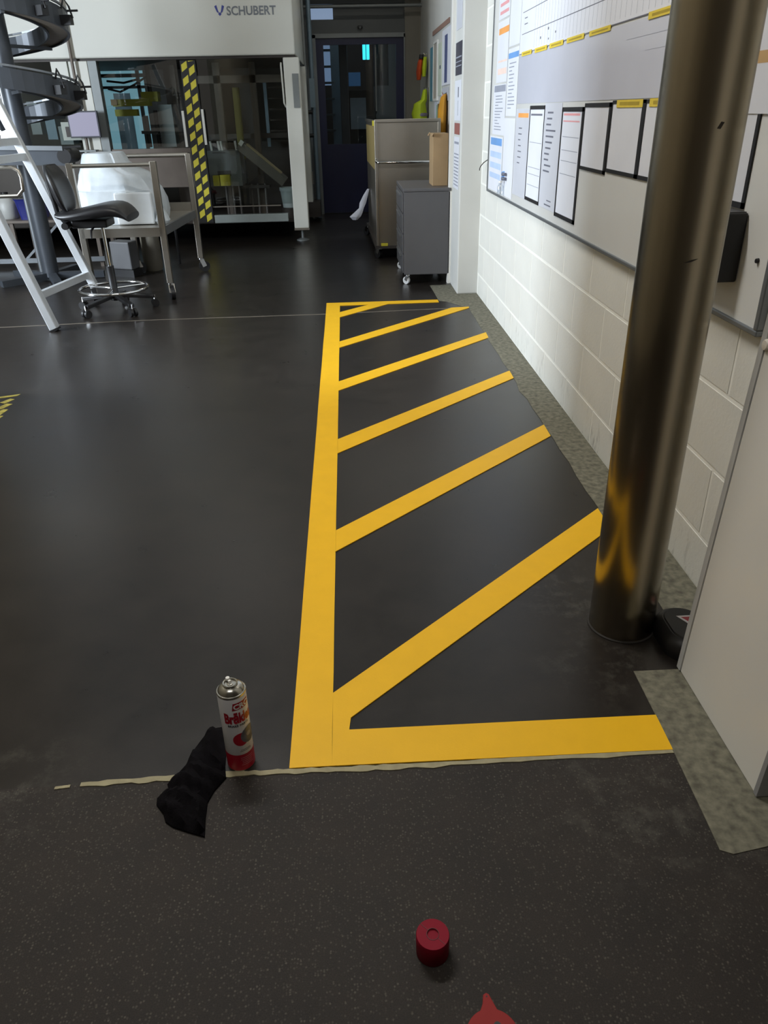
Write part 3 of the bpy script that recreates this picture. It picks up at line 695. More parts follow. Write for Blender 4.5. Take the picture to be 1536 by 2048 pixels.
for zc, lab in ((0.867, 'upper of two blue round magnets at the board end'), (0.843, 'lower of two blue round magnets at the board end')):
    t = thing('magnet', lab, 'magnet', (XF - 0.003, 4.70, zc), 0, 'blue magnets')
    MB().cyl((XF - 0.002, 4.70, zc), (XF - 0.018, 4.70, zc), 0.013, 0.010, 18).build('magnet_cap', m_bluep, t)
    MB().cyl((XF - 0.018, 4.66, zc), (XF - 0.010, 4.62, zc), 0.010, 0.008, 12).build('dark_tip', m_ink, t)
bt = thing('small_bottle', 'small clear bottle hanging under the blue magnets', 'bottle', (XF - 0.02, 4.69, 0.75))
MB().lathe([(0.016, 0.755), (0.018, 0.76), (0.018, 0.80), (0.012, 0.812), (0.010, 0.822)], (XF - 0.022, 4.69, 0), 20).build('bottle_body', m_clear, bt)
MB().lathe([(0.012, 0.820), (0.012, 0.830), (0.0, 0.831)], (XF - 0.022, 4.69, 0), 16).build('bottle_cap', m_white, bt)
tag(MB().cyl((XF, 1.719, 0.885), (XF - 0.006, 1.719, 0.885), 0.006, 0.005, 14).build('magnet_dot', m_black), 'tiny black dot magnet right of the black box', 'magnet')
hb = thing('black_holder_box', 'black wall box fixed to the whiteboard right of the pipe', 'box', (0.90, 1.89, 0.82))
B(0.868, XF - 0.001, 1.80, 1.985, 0.822, 0.977).build('box_shell', m_black, hb, bevel=0.004)
B(0.872, XF - 0.004, 1.806, 1.978, 0.977, 0.979).build('box_rim', M('dark_grey_plastic', (70, 70, 70), 0.5), hb)
tag(MB().tube([(0.940, 5.27, 0.915), (0.930, 5.30, 0.908), (0.915, 5.36, 0.888), (0.903, 5.405, 0.864), (0.900, 5.415, 0.852), (0.899, 5.416, 0.838)], 0.0028).build('loose_cable', m_black), 'short black cable end sticking out by the pillar corner', 'cable')

# papers on the side of the pillar
XP = 0.794
def pnote(name, label, y0, y1, a, b, mat, pr=None):
    o = B(XP - 0.0008, XP + 0.0005, y0, y1, a, b).build(name, mat); tag(o, label, 'poster', 'papers on the pillar side')
    if pr:
        m = MB()
        for (c, d, e, f) in pr[1]: m.box(XP - 0.0012, XP - 0.0004, c, d, e, f)
        m.build('print', pr[0], o)['kind'] = 'stuff'
pnote('poster', 'dark poster with white lines on the side of the pillar', 5.63, 5.93, 1.40, 1.59, M('dark_poster', (62, 62, 74), 0.5), (m_inkl, [(5.65, 5.91, 1.50, 1.508), (5.65, 5.91, 1.475, 1.48), (5.65, 5.91, 1.45, 1.456)]))
pnote('poster', 'white poster with a dark upright bar below the dark poster', 5.63, 5.93, 1.13, 1.37, m_paper, (m_ink, [(5.74, 5.78, 1.27, 1.33), (5.76, 5.77, 1.16, 1.25)]))
pnote('poster', 'small poster with reddish photo on the side of the pillar', 5.66, 5.92, 1.045, 1.115, M('brick_print', (150, 92, 84), 0.5))
pnote('poster', 'white list with grey lines lowest on the side of the pillar', 5.66, 5.92, 0.70, 1.03, m_paper, (m_inkl, [(5.68, 5.90, 0.72 + 0.022 * i, 0.728 + 0.022 * i) for i in range(10)] + [(5.68, 5.90, 0.985, 1.0)]))
pnote('poster', 'pale notice at the top of the pillar side', 5.66, 5.92, 1.66, 1.86, m_papgrey)

# ================================================================== BY THE PILLAR
def caster(parent, x, y, top, r=0.04, w=0.026, ang=0.5, wheelmat=None, forkmat=None, local=False):
    """swivel caster: plate and fork with a wheel"""
    d = Vector((math.cos(ang), math.sin(ang), 0)); s_ = Vector((-d.y, d.x, 0)); c = Vector((x, y, 0)) + d * r * 0.5
    k = MB().cyl((x, y, top - 0.012), (x, y, top), r * 0.55, n=12)
    for q in (-1, 1):
        a = c + s_ * q * (w / 2 + 0.004)
        k.bar(Vector((x, y, top - 0.012)) + s_ * q * (w / 2 + 0.004), (a.x, a.y, r), 0.005, r * 0.8, d)
    k.bar(Vector((x, y, top - 0.014)) - s_ * (w / 2 + 0.006), Vector((x, y, top - 0.014)) + s_ * (w / 2 + 0.006), 0.03, 0.006)
    f = k.build('caster_fork', forkmat or m_chrome, parent, local)
    a = Vector((c.x, c.y, r)) - s_ * w / 2; b = Vector((c.x, c.y, r)) + s_ * w / 2
    MB().cyl(a, b, r, n=20).build('caster_wheel', wheelmat or m_black, f if not local else f, local)

gc = thing('drawer_cabinet', 'dark grey metal drawer cabinet on casters beside the pillar', 'cabinet', (0.60, 6.35, 0))
B(0.438, 0.785, 5.985, 6.72, 0.075, 0.668).build('carcass', m_gcab, gc, bevel=0.004)
B(0.432, 0.789, 5.978, 6.73, 0.668, 0.690).build('top_plate', m_gcab, gc, bevel=0.004)
for i in range(4):
    a = 0.085 + i * 0.145
    d_ = B(0.428, 0.4385, 6.005, 6.70, a, a + 0.136).build('drawer', m_gcab, gc, bevel=0.003)
    MB().bar((0.422, 6.15, a + 0.112), (0.422, 6.55, a + 0.112), 0.012, 0.012).build('handle', m_frame, d_)
for x, y in ((0.468, 6.015), (0.745, 6.40), (0.468, 6.68), (0.745, 6.68)): caster(gc, x, y, 0.075, 0.028, 0.02, 2.4, M('white_wheel', (214, 214, 214), 0.4), m_chrome)
bx = thing('cardboard_box', 'upright brown cardboard box on top of the grey drawer cabinet', 'box', (0.72, 6.27, 0.69))
B(0.668, 0.783, 6.15, 6.40, 0.690, 1.045).build('carton', m_card, bx, bevel=0.003)
for yy in (6.152, 6.392): MB().bar((0.669, yy, 1.046), (0.655, yy + 0.0, 1.025), 0.004, 0.05, (0, 1, 0)).build('flap', m_card, bx)

st = thing('steel_trolley', 'tall stainless steel bin trolley with push rail behind the grey cabinet', 'trolley', (0.50, 8.0, 0))
def yw(p): return (p[0] - 0.018 * (p[1] - 7.16), p[1], p[2])
B(0.285, 0.84, 7.16, 8.75, 0.12, 1.11).map(yw).build('bin_body', m_steel2, st)
for (x0, x1) in ((0.275, 0.300), (0.815, 0.840)): B(x0, x1, 7.145, 7.165, 0.115, 1.13).map(yw).build('corner_post', m_steel2, st, bevel=0.003)
B(0.275, 0.84, 7.143, 7.168, 1.11, 1.135).map(yw).build('top_rim', m_steel2, st, bevel=0.004)
B(0.275, 0.285, 7.16, 8.75, 1.105, 1.132).map(yw).build('top_rim', m_steel2, st, bevel=0.003)
B(0.2795, 0.2850, 7.24, 8.68, 0.74, 1.08).map(yw).build('side_panel', m_tan, st)
MB().tube([(0.29, 7.15, 0.835), (0.285, 7.10, 0.815), (0.30, 7.085, 0.808), (0.80, 7.085, 0.806), (0.825, 7.11, 0.815), (0.83, 7.15, 0.835)], 0.011, 10).build('push_rail', m_chrome, st)
B(0.272, 0.2755, 7.17, 7.40, 1.085, 1.125).map(yw).build('yellow_tag', m_hy, st); B(0.315, 0.375, 7.138, 7.146, 0.118, 0.142).build('yellow_tag', m_hy, st)
B(0.262, 0.845, 7.14, 8.78, 0.095, 0.12).map(yw).build('base_frame', m_mdark, st)
for x, y in ((0.305, 7.22), (0.80, 7.22), (0.245, 8.70), (0.77, 8.70)): caster(st, x, y, 0.098, 0.042, 0.03, 2.2)
rg = MB()
path = [(0.245, 8.30, 0.50), (0.215, 8.28, 0.44), (0.185, 8.27, 0.37), (0.17, 8.26, 0.325), (0.135, 8.25, 0.28), (0.105, 8.245, 0.245), (0.10, 8.24, 0.215)]
rad = [0.010, 0.022, 0.030, 0.022, 0.040, 0.052, 0.022]
rings = []
for (x, y, z), r in zip(path, rad):
    rings.append([(x + r * math.cos(t * PI / 7) * (1 + 0.18 * math.sin(3 * t)), y + r * 0.7 * math.sin(t * PI / 7), z + 0.10 * r * math.cos(2 * t)) for t in range(14)])
tag(loft(rings[::-1]).build('white_rag', M('white_cloth', (200, 202, 212), 0.9, bump=0.4, bscale=50)), 'bunched white rag hanging from the side of the steel trolley', 'cloth')

# ================================================================== FAR RIGHT PASSAGE
XR = 0.998
def wallp(name, label, cat, y0, y1, a, b, mat, t=0.012, frame=None, pr=None):
    o = thing(name, label, cat, (XR, (y0 + y1) / 2, a), 0)
    s_ = B(XR - t, XR, y0, y1, a, b).build('panel', mat, o)
    if frame:
        for (c, d, e, f) in ((y0 - 0.02, y0, a - 0.02, b + 0.02), (y1, y1 + 0.02, a - 0.02, b + 0.02), (y0, y1, b, b + 0.02), (y0, y1, a - 0.02, a)):
            B(XR - t - 0.006, XR, c, d, e, f).build('frame', frame, o)
    if pr:
        m = MB()
        for (c, d, e, f) in pr[1]: m.box(XR - t - 0.0015, XR - t + 0.001, c, d, e, f)
        m.build('print', pr[0], s_)['kind'] = 'stuff'
wallp('notice_board', 'teal-edged notice board farthest along the passage wall', 'notice board', 9.15, 9.45, 1.28, 1.78, m_teal)
wallp('notice_board', 'beige framed notice board beside the teal one', 'notice board', 8.74, 9.07, 1.30, 1.79, M('beige_board', (178, 170, 158), 0.5), 0.016, m_white)
wallp('notice_board', 'pale green and white notice board in the passage', 'notice board', 8.42, 8.68, 1.32, 1.77, M('pale_green_board', (196, 204, 186), 0.5), 0.012, None, (m_ink, [(8.45, 8.55, 1.55, 1.58)]))
wallp('notice_board', 'white notice board with dark blue upright panel nearest the pillar', 'notice board', 7.55, 8.36, 1.40, 1.85, m_paper, 0.012, None, (M('slate_blue', (84, 92, 130), 0.5), [(7.95, 8.15, 1.42, 1.80)]))
wallp('poster', 'white poster with green print low on the passage wall', 'poster', 8.75, 9.05, 1.06, 1.27, m_paper, 0.004, None, (M('green_print', (120, 170, 120), 0.5), [(8.78, 8.84, 1.1, 1.24)]))
wallp('poster', 'pale poster with a red mark under the blue-panel board', 'poster', 7.9, 8.45, 1.27, 1.38, m_papgrey, 0.004, None, (m_redp, [(8.3, 8.36, 1.30, 1.34)]))
wallp('sign_strip', 'narrow brownish sign strip sloping high on the passage wall', 'sign', 7.9, 9.3, 1.88, 1.92, M('brown_strip', (150, 120, 108), 0.5), 0.006)
wallp('dark_panel', 'olive brown panel low on the passage wall', 'panel', 8.25, 8.62, 0.98, 1.25, M('olive_brown', (112, 92, 52), 0.6), 0.02)
def cloth(name, label, pts, mat, cat):
    """hanging garment: stack of ellipses (x, y, z, rx, ry)"""
    rings = []
    for (x, y, z, rx, ry) in pts:
        rings.append([(x + rx * math.cos(2 * PI * t / 20) * (1 + 0.10 * math.sin(5 * 2 * PI * t / 20 + z * 20)), y + ry * math.sin(2 * PI * t / 20) * (1 + 0.1 * math.cos(4 * 2 * PI * t / 20)), z) for t in range(20)])
    r = thing(name, label, cat, (pts[0][0], pts[0][1], pts[0][2])); loft(rings).build('fabric', mat, r); return r
oc = cloth('hanging_coat', 'ochre coat hanging beside the brown panel in the passage', [(0.955, 8.0, 0.93, 0.035, 0.09), (0.95, 8.0, 1.05, 0.042, 0.10), (0.955, 8.0, 1.20, 0.038, 0.09), (0.965, 8.0, 1.30, 0.026, 0.07), (0.98, 8.0, 1.325, 0.012, 0.03)], m_ochre, 'coat')
v1 = cloth('safety_vest', 'orange and yellow safety vest hanging highest in the passage', [(0.90, 9.85, 1.50, 0.022, 0.07), (0.905, 9.85, 1.58, 0.032, 0.09), (0.915, 9.85, 1.67, 0.030, 0.09), (0.925, 9.85, 1.71, 0.022, 0.05)], m_hiorange, 'safety vest')
for pts in ([(0.952, 9.80, 1.53, 0.02, 0.06), (0.955, 9.80, 1.62, 0.028, 0.07), (0.965, 9.80, 1.72, 0.02, 0.06)],):
    loft([[(x + rx * math.cos(2 * PI * t / 16), y + ry * math.sin(2 * PI * t / 16), z) for t in range(16)] for (x, y, z, rx, ry) in pts]).build('yellow_side', m_lime, v1)
MB().cyl((0.925, 9.80, 1.705), (0.925, 9.80, 1.745), 0.03, 0.024, 14).build('dark_collar', m_black, v1)
v2_ = cloth('safety_vest', 'lime yellow safety vest with grey band hanging above the steel trolley', [(0.90, 9.70, 1.06, 0.075, 0.08), (0.895, 9.70, 1.16, 0.085, 0.09), (0.90, 9.70, 1.26, 0.065, 0.09), (0.945, 9.70, 1.30, 0.035, 0.07), (0.955, 9.70, 1.40, 0.022, 0.05)], m_lime, 'safety vest')
MB().lathe([(0.07, 1.135), (0.075, 1.15), (0.07, 1.168)], (0, 0, 0), 20).map(lambda p: (0.917 + p[0], 9.69 + p[1] * 1.25, p[2])).build('grey_band', M('reflective_grey', (120, 112, 122), 0.4), v2_)
# hooks for the vests
for (y, z, lab) in ((9.82, 1.755, 'small coat hook over the orange vest'), (9.70, 1.415, 'small coat hook over the lime vest'), (8.0, 1.335, 'small coat hook over the ochre coat')):
    tag(MB().tube([(XR, y, z), (XR - 0.035, y, z - 0.012), (XR - 0.05, y, z + 0.01)], 0.006, 8).build('coat_hook', m_chrome), lab, 'hook', 'coat hooks in the passage')

# ================================================================== BLUE DOOR AND THE ROOM BEYOND
dr = thing('door_1', 'dark navy blue door with large dark glass pane', 'door', (0.235, 10.75, 0)); dr['kind'] = 'structure'
for (a, b, c, d) in ((-0.33, -0.275, 0, 2.02), (0.795, 0.81, 0, 2.02), (-0.33, 0.81, 1.985, 2.03)): B(a, b, 10.72, 10.80, c, d).build('door_frame', m_mgrey, dr)
B(-0.275, -0.185, 10.75, 10.79, 0.01, 1.985).build('stile', m_navy, dr); B(0.70, 0.795, 10.75, 10.79, 0.01, 1.985).build('stile', m_navy, dr)
B(-0.185, 0.70, 10.75, 10.79, 1.915, 1.985).build('top_rail', m_navy, dr)
B(-0.185, 0.70, 10.75, 10.79, 0.01, 0.83).build('lower_panel', m_navy, dr)
B(-0.185, 0.70, 10.765, 10.772, 0.83, 1.915).build('glass_pane', m_dglass, dr)
MB().tube([(0.445, 10.745, 1.18), (0.445, 10.70, 1.20), (0.445, 10.70, 1.88), (0.445, 10.745, 1.90)], 0.012, 10).build('pull_handle', m_mgrey, dr)
# beyond
stw = thing('steel_stair', 'pale steel stair with dark treads seen through the door glass', 'stair', (-0.2, 12.3, 0))
for s_ in (-0.42, -0.06): MB().bar((s_, 12.0, 0.0), (s_, 12.5, 2.6), 0.05, 0.12, (1, 0, 0)).build('stringer', m_steelblue, stw)
for i in range(12): B(-0.40, -0.08, 11.98 + 0.042 * i, 12.12 + 0.042 * i, 0.15 + 0.2 * i, 0.175 + 0.2 * i).build('tread', m_mgrey, stw)
struct(B(-0.45, -0.05, 13.0, 13.02, 1.55, 2.6).build('window_4', m_daypane2), 'pale window beyond the stair')
tag(B(0.0, 0.11, 11.5, 11.6, 0, 2.6).build('grey_post', M('post_grey', (104, 100, 98), 0.5), bevel=0.01), 'grey square post seen through the door glass', 'post')
eq = thing('far_equipment', 'grey equipment with pale front panel seen through the door glass', 'equipment', (0.3, 11.9, 0))
B(0.12, 0.44, 11.7, 12.2, 0.0, 1.45).build('housing', m_mdark, eq); B(0.13, 0.345, 11.68, 11.70, 0.98, 1.36).build('pale_panel', M('pale_panel', (176, 184, 190), 0.5), eq)
B(0.12, 0.28, 11.69, 11.70, 1.50, 1.66).build('small_screen', emit_mat('far_screen', (70, 110, 150), 0.35), eq)
eq2 = thing('far_cabinet', 'tall grey cabinet behind the door handle through the glass', 'cabinet', (0.65, 11.9, 0))
B(0.48, 0.95, 11.7, 12.3, 0, 1.5).build('lower_unit', m_mgrey, eq2); B(0.48, 0.64, 11.69, 12.2, 1.5, 2.2).build('dark_unit', m_mdark, eq2); B(0.66, 0.9, 11.69, 12.2, 1.5, 2.2).build('pale_unit', M('far_pale', (120, 126, 130), 0.5), eq2)
tb = thing('tube_lamp', 'pair of bright cyan tube lamps glowing behind the door glass', 'lamp', (0.37, 11.6, 1.8))
for x in (0.335, 0.385): MB().cyl((x, 11.6, 1.80), (x, 11.6, 2.00), 0.020, n=14).build('tube', m_cyan, tb)
B(0.34, 0.38, 11.6, 11.64, 2.0, 3.3).build('lamp_bracket', m_mdark, tb)
tag(MB().cyl((0.06, 11.62, 1.98), (0.06, 11.60, 1.98), 0.012, n=12).build('red_light', m_rled), 'tiny red indicator light behind the door glass', 'light')
# pipes and small fittings over the door
for i, (z, r) in enumerate(((2.40, 0.03), (2.29, 0.018))):
    tag(MB().cyl((-0.62, 10.60, z), (1.0, 10.60, z), r, n=12).build('overhead_pipe', m_mgrey), ('thick' if i == 0 else 'thin') + ' grey pipe running above the blue door', 'pipe', 'pipes above the door')
cm = thing('door_sensor', 'small dark sensor on the wall above the blue door', 'sensor', (0.27, 10.74, 2.09))
B(0.24, 0.30, 10.70, 10.75, 2.08, 2.105).build('sensor_body', m_black, cm, bevel=0.006); MB().cyl((0.27, 10.70, 2.09), (0.27, 10.685, 2.085), 0.012, n=12).build('lens', m_mgrey, cm)
# uprights between machine and door
up_ = thing('utility_post', 'grey steel upright with valves between machine and blue door', 'post', (-0.42, 10.3, 0))
MB().cyl((-0.40, 10.25, 0), (-0.40, 10.25, 2.4), 0.02, n=12).build('upright', m_mgrey, up_); MB().cyl((-0.33, 10.35, 0), (-0.33, 10.35, 2.4), 0.028, n=12).build('upright', m_steelblue, up_)
B(-0.36, -0.30, 10.2, 10.28, 1.25, 1.55).build('white_unit', m_steelblue, up_)
for z in (0.95, 1.2): MB().cyl((-0.42, 10.2, z), (-0.34, 10.2, z), 0.022, n=12).build('valve', m_black, up_)
MB().cyl((-0.40, 10.1, 0.42), (-0.40, 10.1, 0.56), 0.035, 0.03, 14).build('white_cup', m_steel2, up_)
B(-0.48, -0.30, 10.0, 10.4, 0.05, 0.22).build('foot_block', m_mdark, up_)

# ================================================================== PACKAGING MACHINE
mc = thing('packaging_machine', 'large cream packaging machine with glazed front and grey company lettering', 'machine', (-2.2, 9.2, 0))
B(-4.9, -0.412, 8.36, 10.3, 1.685, 2.75).build('header', m_cream, mc, bevel=0.012)
B(-4.9, -0.42, 8.40, 10.25, 1.665, 1.685).build('header_underside', m_mdark, mc)
B(-0.533, -0.382, 8.38, 8.56, 0.132, 1.665).build('corner_post', m_cream, mc, bevel=0.008)
B(-0.530, -0.470, 8.372, 8.381, 1.24, 1.53).map(lambda p: (p[0] + 0.075, p[1], p[2])).build('grey_plate', m_mgrey, mc)
B(-0.525, -0.39, 10.05, 10.2, 0.132, 1.665).build('rear_post', m_cream, mc)
for x in (-0.457, -2.43):
    f_ = MB().lathe([(0.065, 0.0), (0.065, 0.010), (0.03, 0.022), (0.014, 0.026), (0.014, 0.112)], (x, 8.46, 0), 20).build('levelling_foot', m_mgrey, mc)
    B(x - 0.078, x + 0.078, 8.375, 8.56, 0.112, 0.134).build('foot_plate', m_steel2, f_)
lg = MB()
vs, fs = text_mesh('SCHUBERT', 0.098, 0.0022)
w = max(v[0] for v in vs)
MB().add([(-1.018 + v[0] * 0.455 / w, 8.357, 2.006 + v[1]) for v in vs], fs).build('lettering', M('logo_grey', (120, 124, 130), 0.5), mc)
lo = MB()
def slab(pts): lo.add([(x, 8.357, z) for x, z in pts], [tuple(range(len(pts)))])
slab([(-1.125, 2.075), (-1.105, 2.085), (-1.095, 2.045), (-1.085, 2.020), (-1.105, 2.030)])
slab([(-1.035, 2.075), (-1.055, 2.085), (-1.065, 2.045), (-1.075, 2.020), (-1.055, 2.030)])
slab([(-1.095, 2.015), (-1.080, 2.000), (-1.065, 2.015), (-1.080, 2.030)])
lo.build('logo_mark', M('logo_blue', (64, 72, 150), 0.5), mc)
# lower sills
B(-1.355, -0.592, 8.39, 8.47, 0.20, 0.277).build('sill', m_sill, mc, bevel=0.004)
B(-1.36, -0.66, 8.40, 8.43, 0.352, 0.362).build('sill_rail', m_steel2, mc)
B(-4.9, -1.50, 8.40, 8.47, 0.205, 0.30).build('sill', m_mdark, mc)
B(-4.9, -0.55, 8.60, 10.2, 0.17, 0.20).build('floor_pan', m_mdark, mc)
# left cream column with grey edge
B(-2.55, -2.375, 8.38, 8.50, 0.14, 1.665).build('panel_column', m_cream, mc, bevel=0.004)
B(-2.372, -2.292, 8.385, 8.49, 0.14, 1.665).build('grey_edge', m_mgrey, mc)
B(-2.72, -2.57, 8.40, 8.45, 1.44, 1.665).build('cream_panel', m_cream, mc); B(-2.74, -2.56, 8.42, 8.45, 1.00, 1.16).build('cream_panel', m_cream, mc)
B(-2.70, -2.60, 8.41, 8.42, 1.03, 1.12).build('dark_display', m_mdark, mc)
# hazard strip
B(-1.507, -1.362, 8.375, 8.40, 0.207, 1.655).build('hazard_post', m_hb, mc)
hz = MB(); nrow = 12
for cI, x0 in enumerate((-1.500, -1.432)):
    for i in range(nrow + 1):
        a = 0.215 + i * 0.119 + (0.0 if cI else 0.035); h = 0.060; sk = 0.045
        q = [(x0 + 0.004, a), (x0 + 0.058, a + 0.036), (x0 + 0.058, a + 0.098), (x0 + 0.004, a + 0.062)]
        q = [(x, max(0.21, min(1.652, z))) for x, z in q]
        hz.add([(x, 8.3735, z) for x, z in q], [(0, 1, 2, 3)])
hz.build('hazard_print', m_hy, mc)['kind'] = 'stuff'
for (x, a, b) in ((-1.535, 0.92, 1.235), (-1.345, 0.935, 1.245)): MB().bar((x, 8.36, a), (x, 8.36, b), 0.022, 0.022, (0, 1, 0)).build('door_handle', m_white, mc)
# glazing
B(-2.29, -1.545, 8.415, 8.421, 0.91, 1.665).build('glass_panel', m_glass, mc)
B(-1.36, -0.54, 8.415, 8.421, 0.37, 1.665).build('glass_panel', m_glass, mc)
B(-4.9, -2.56, 8.415, 8.421, 0.91, 1.665).build('glass_panel', m_glass, mc)
MB().tube([(-0.555, 8.40, 1.62), (-0.555, 8.37, 1.60), (-0.548, 8.37, 1.28), (-0.535, 8.40, 1.25)], 0.008, 8).build('door_handle', m_cream, mc)
B(-2.29, -1.51, 8.40, 8.46, 0.87, 0.91).build('mid_rail', m_brown, mc)
B(-2.29, -1.51, 8.44, 8.47, 0.55, 0.87).build('lower_panel', m_brown, mc)
B(-4.9, -2.56, 8.44, 8.47, 0.30, 0.88).build('lower_panel', M('brown_panel', (74, 66, 58), 0.5), mc)
# interior
B(-4.9, -2.99, 10.18, 10.2, 0.2, 1.665).build('rear_panel', m_mdark, mc); B(-2.27, -1.02, 10.18, 10.2, 0.2, 1.665).build('rear_panel', m_mdark, mc)
B(-1.02, -0.55, 10.18, 10.2, 0.2, 0.9).build('rear_panel', m_mdark, mc)
for (x0, x1, y0) in ((-1.30, -1.23, 9.0), (-0.93, -0.87, 9.0), (-1.86, -1.74, 9.3)): B(x0, x1, y0, y0 + 0.08, 0.2, 1.665).build('inner_post', m_brown, mc)
B(-1.62, -0.56, 9.0, 9.05, 1.48, 1.55).build('inner_beam', m_brown, mc); B(-1.62, -0.56, 9.6, 9.65, 0.95, 1.0).build('inner_beam', m_mdark, mc)
B(-1.16, -1.09, 9.35, 9.42, 0.75, 1.45).build('olive_post', M('olive_dim', (120, 112, 40), 0.6), mc)
B(-2.36, -1.98, 9.0, 9.12, 1.29, 1.355).build('gantry_arm', m_olivey, mc); B(-2.37, -2.31, 8.98, 9.0, 1.30, 1.355).build('gantry_tip', m_card, mc)
B(-2.35, -2.12, 9.0, 9.08, 1.20, 1.262).build('gantry_arm', m_olivey, mc); B(-2.07, -1.90, 9.05, 9.2, 1.33, 1.42).build('gantry_head', m_olivey, mc)
for (x, y, z0_, z1_) in ((-2.06, 9.1, 0.9, 1.2), (-1.98, 9.1, 1.4, 1.66), (-2.0, 9.3, 0.9, 1.25)): MB().cyl((x, y, z0_), (x, y, z1_), 0.022, n=12).build('actuator', m_mdark, mc)
B(-2.12, -1.95, 9.05, 9.15, 1.03, 1.06).build('gripper', m_mdark, mc)
B(-1.92, -1.78, 9.1, 9.3, 0.9, 1.30).build('grey_module', m_mgrey, mc)
MB().tube([(-2.38, 9.0, 1.45), (-2.25, 8.95, 1.42), (-2.1, 8.95, 1.48), (-1.98, 9.0, 1.55)], 0.010, 8).build('hose', m_black, mc)
MB().tube([(-2.38, 9.0, 1.52), (-2.2, 8.95, 1.50), (-2.05, 8.95, 1.53)], 0.010, 8).build('hose', m_black, mc)
B(-1.42, -1.08, 8.8, 9.2, 0.52, 0.86).build('feed_unit', m_mgrey, mc); B(-1.33, -1.19, 8.79, 8.80, 0.62, 0.67).build('slot', m_mdark, mc); B(-1.36, -1.23, 8.79, 8.80, 0.84, 0.85).build('slot', m_mdark, mc)
B(-1.375, -1.31, 8.72, 8.80, 0.53, 0.63).build('yellow_block', m_hy, mc); B(-1.30, -1.20, 8.72, 8.80, 0.53, 0.635).build('yellow_block', m_hy, mc)
for i, x in enumerate((-1.38, -1.30, -1.27, -1.12)): MB().cyl((x, 8.9, 0.86), (x - 0.01, 8.9, 0.95), 0.012, n=10).build('white_pin', m_white, mc)
for x in (-1.27, -1.20, -1.13, -1.0, -0.93, -0.85): MB().cyl((x, 8.9, 0.20), (x, 8.9, 0.53), 0.012, n=8).build('stand_leg', M('leg_metal', (112, 106, 102), 0.4, 0.6), mc)
B(-1.12, -0.80, 8.85, 9.0, 0.49, 0.52).build('lower_shelf', m_mdark, mc)
MB().bar((-1.075, 8.85, 0.915), (-0.63, 8.85, 0.545), 0.22, 0.09, (0, 0, 1)).build('outfeed_chute', M('chute_grey', (118, 112, 104), 0.45, 0.3), mc)
MB().bar((-1.00, 8.83, 0.915), (-0.66, 8.83, 0.630), 0.14, 0.02, (0, 0, 1)).build('chute_belt', M('chute_tan', (180, 164, 128), 0.6), mc)
MB().bar((-1.06, 8.74, 0.945), (-1.03, 8.74, 0.92), 0.05, 0.05).build('chute_light', m_white, mc)
bk = thing('white_bucket', 'pale blue-white plastic bucket under the chute inside the machine', 'bucket', (-0.585, 8.72, 0.2))
MB().lathe([(0.075, 0.305), (0.095, 0.47), (0.102, 0.47), (0.102, 0.50), (0.094, 0.50), (0.075, 0.32), (0.0, 0.315)], (-0.585, 8.72, 0), 28).build('bucket_body', M('bucket_plastic', (196, 206, 208), 0.45), bk)
MB().lathe([(0.09, 0.20), (0.09, 0.30), (0.072, 0.306)], (-0.585, 8.72, 0), 20).build('bucket_stand', m_mdark, bk)
is_ = thing('reflected_stair', 'blue-grey stair shape with dark treads standing in for a reflection in right machine window', 'stair', (-0.75, 10.0, 0))  # stair built as solid bars in place of a reflection in the glass
for x in (-0.86, -0.52): B(x - 0.018, x + 0.018, 9.93, 9.98, 0.85, 1.58).build('stringer', m_steelblue, is_)
B(-0.86, -0.52, 9.93, 9.98, 1.54, 1.58).build('top_bar', m_steelblue, is_)
for i in range(6): B(-0.84, -0.54, 9.95, 10.10, 0.90 + 0.11 * i, 0.915 + 0.11 * i).build('tread', m_mdark, is_)
# clutter behind the left window of the machine
for i, (x0, x1, z0_, z1_, m_) in enumerate(((-3.05, -2.95, 1.0, 1.2, m_steelblue), (-2.93, -2.80, 0.95, 1.12, m_mgrey), (-3.2, -3.1, 1.05, 1.35, m_mgrey), (-2.85, -2.72, 1.05, 1.30, m_mdark), (-3.45, -3.3, 0.95, 1.2, m_steelblue))):
    B(x0, x1, 8.9, 9.1, z0_, z1_).build('inner_module', m_, mc)

# monitor on its pole
mo = thing('monitor', 'small monitor with pale lilac screen on a thin pole before the machine', 'monitor', (-2.49, 8.3, 0))
MB().cyl((-2.495, 8.33, 0.88), (-2.495, 8.33, 2.4), 0.014, n=12).build('pole', m_brown, mo)
B(-2.625, -2.335, 8.285, 8.315, 1.022, 1.252).build('bezel', M('bezel_dark', (54, 54, 64), 0.4), mo, bevel=0.004)
B(-2.612, -2.348, 8.281, 8.287, 1.036, 1.239).build('screen', m_screen, mo)
B(-2.56, -2.40, 8.25, 8.36, 0.90, 0.915).build('tray', m_mgrey, mo)

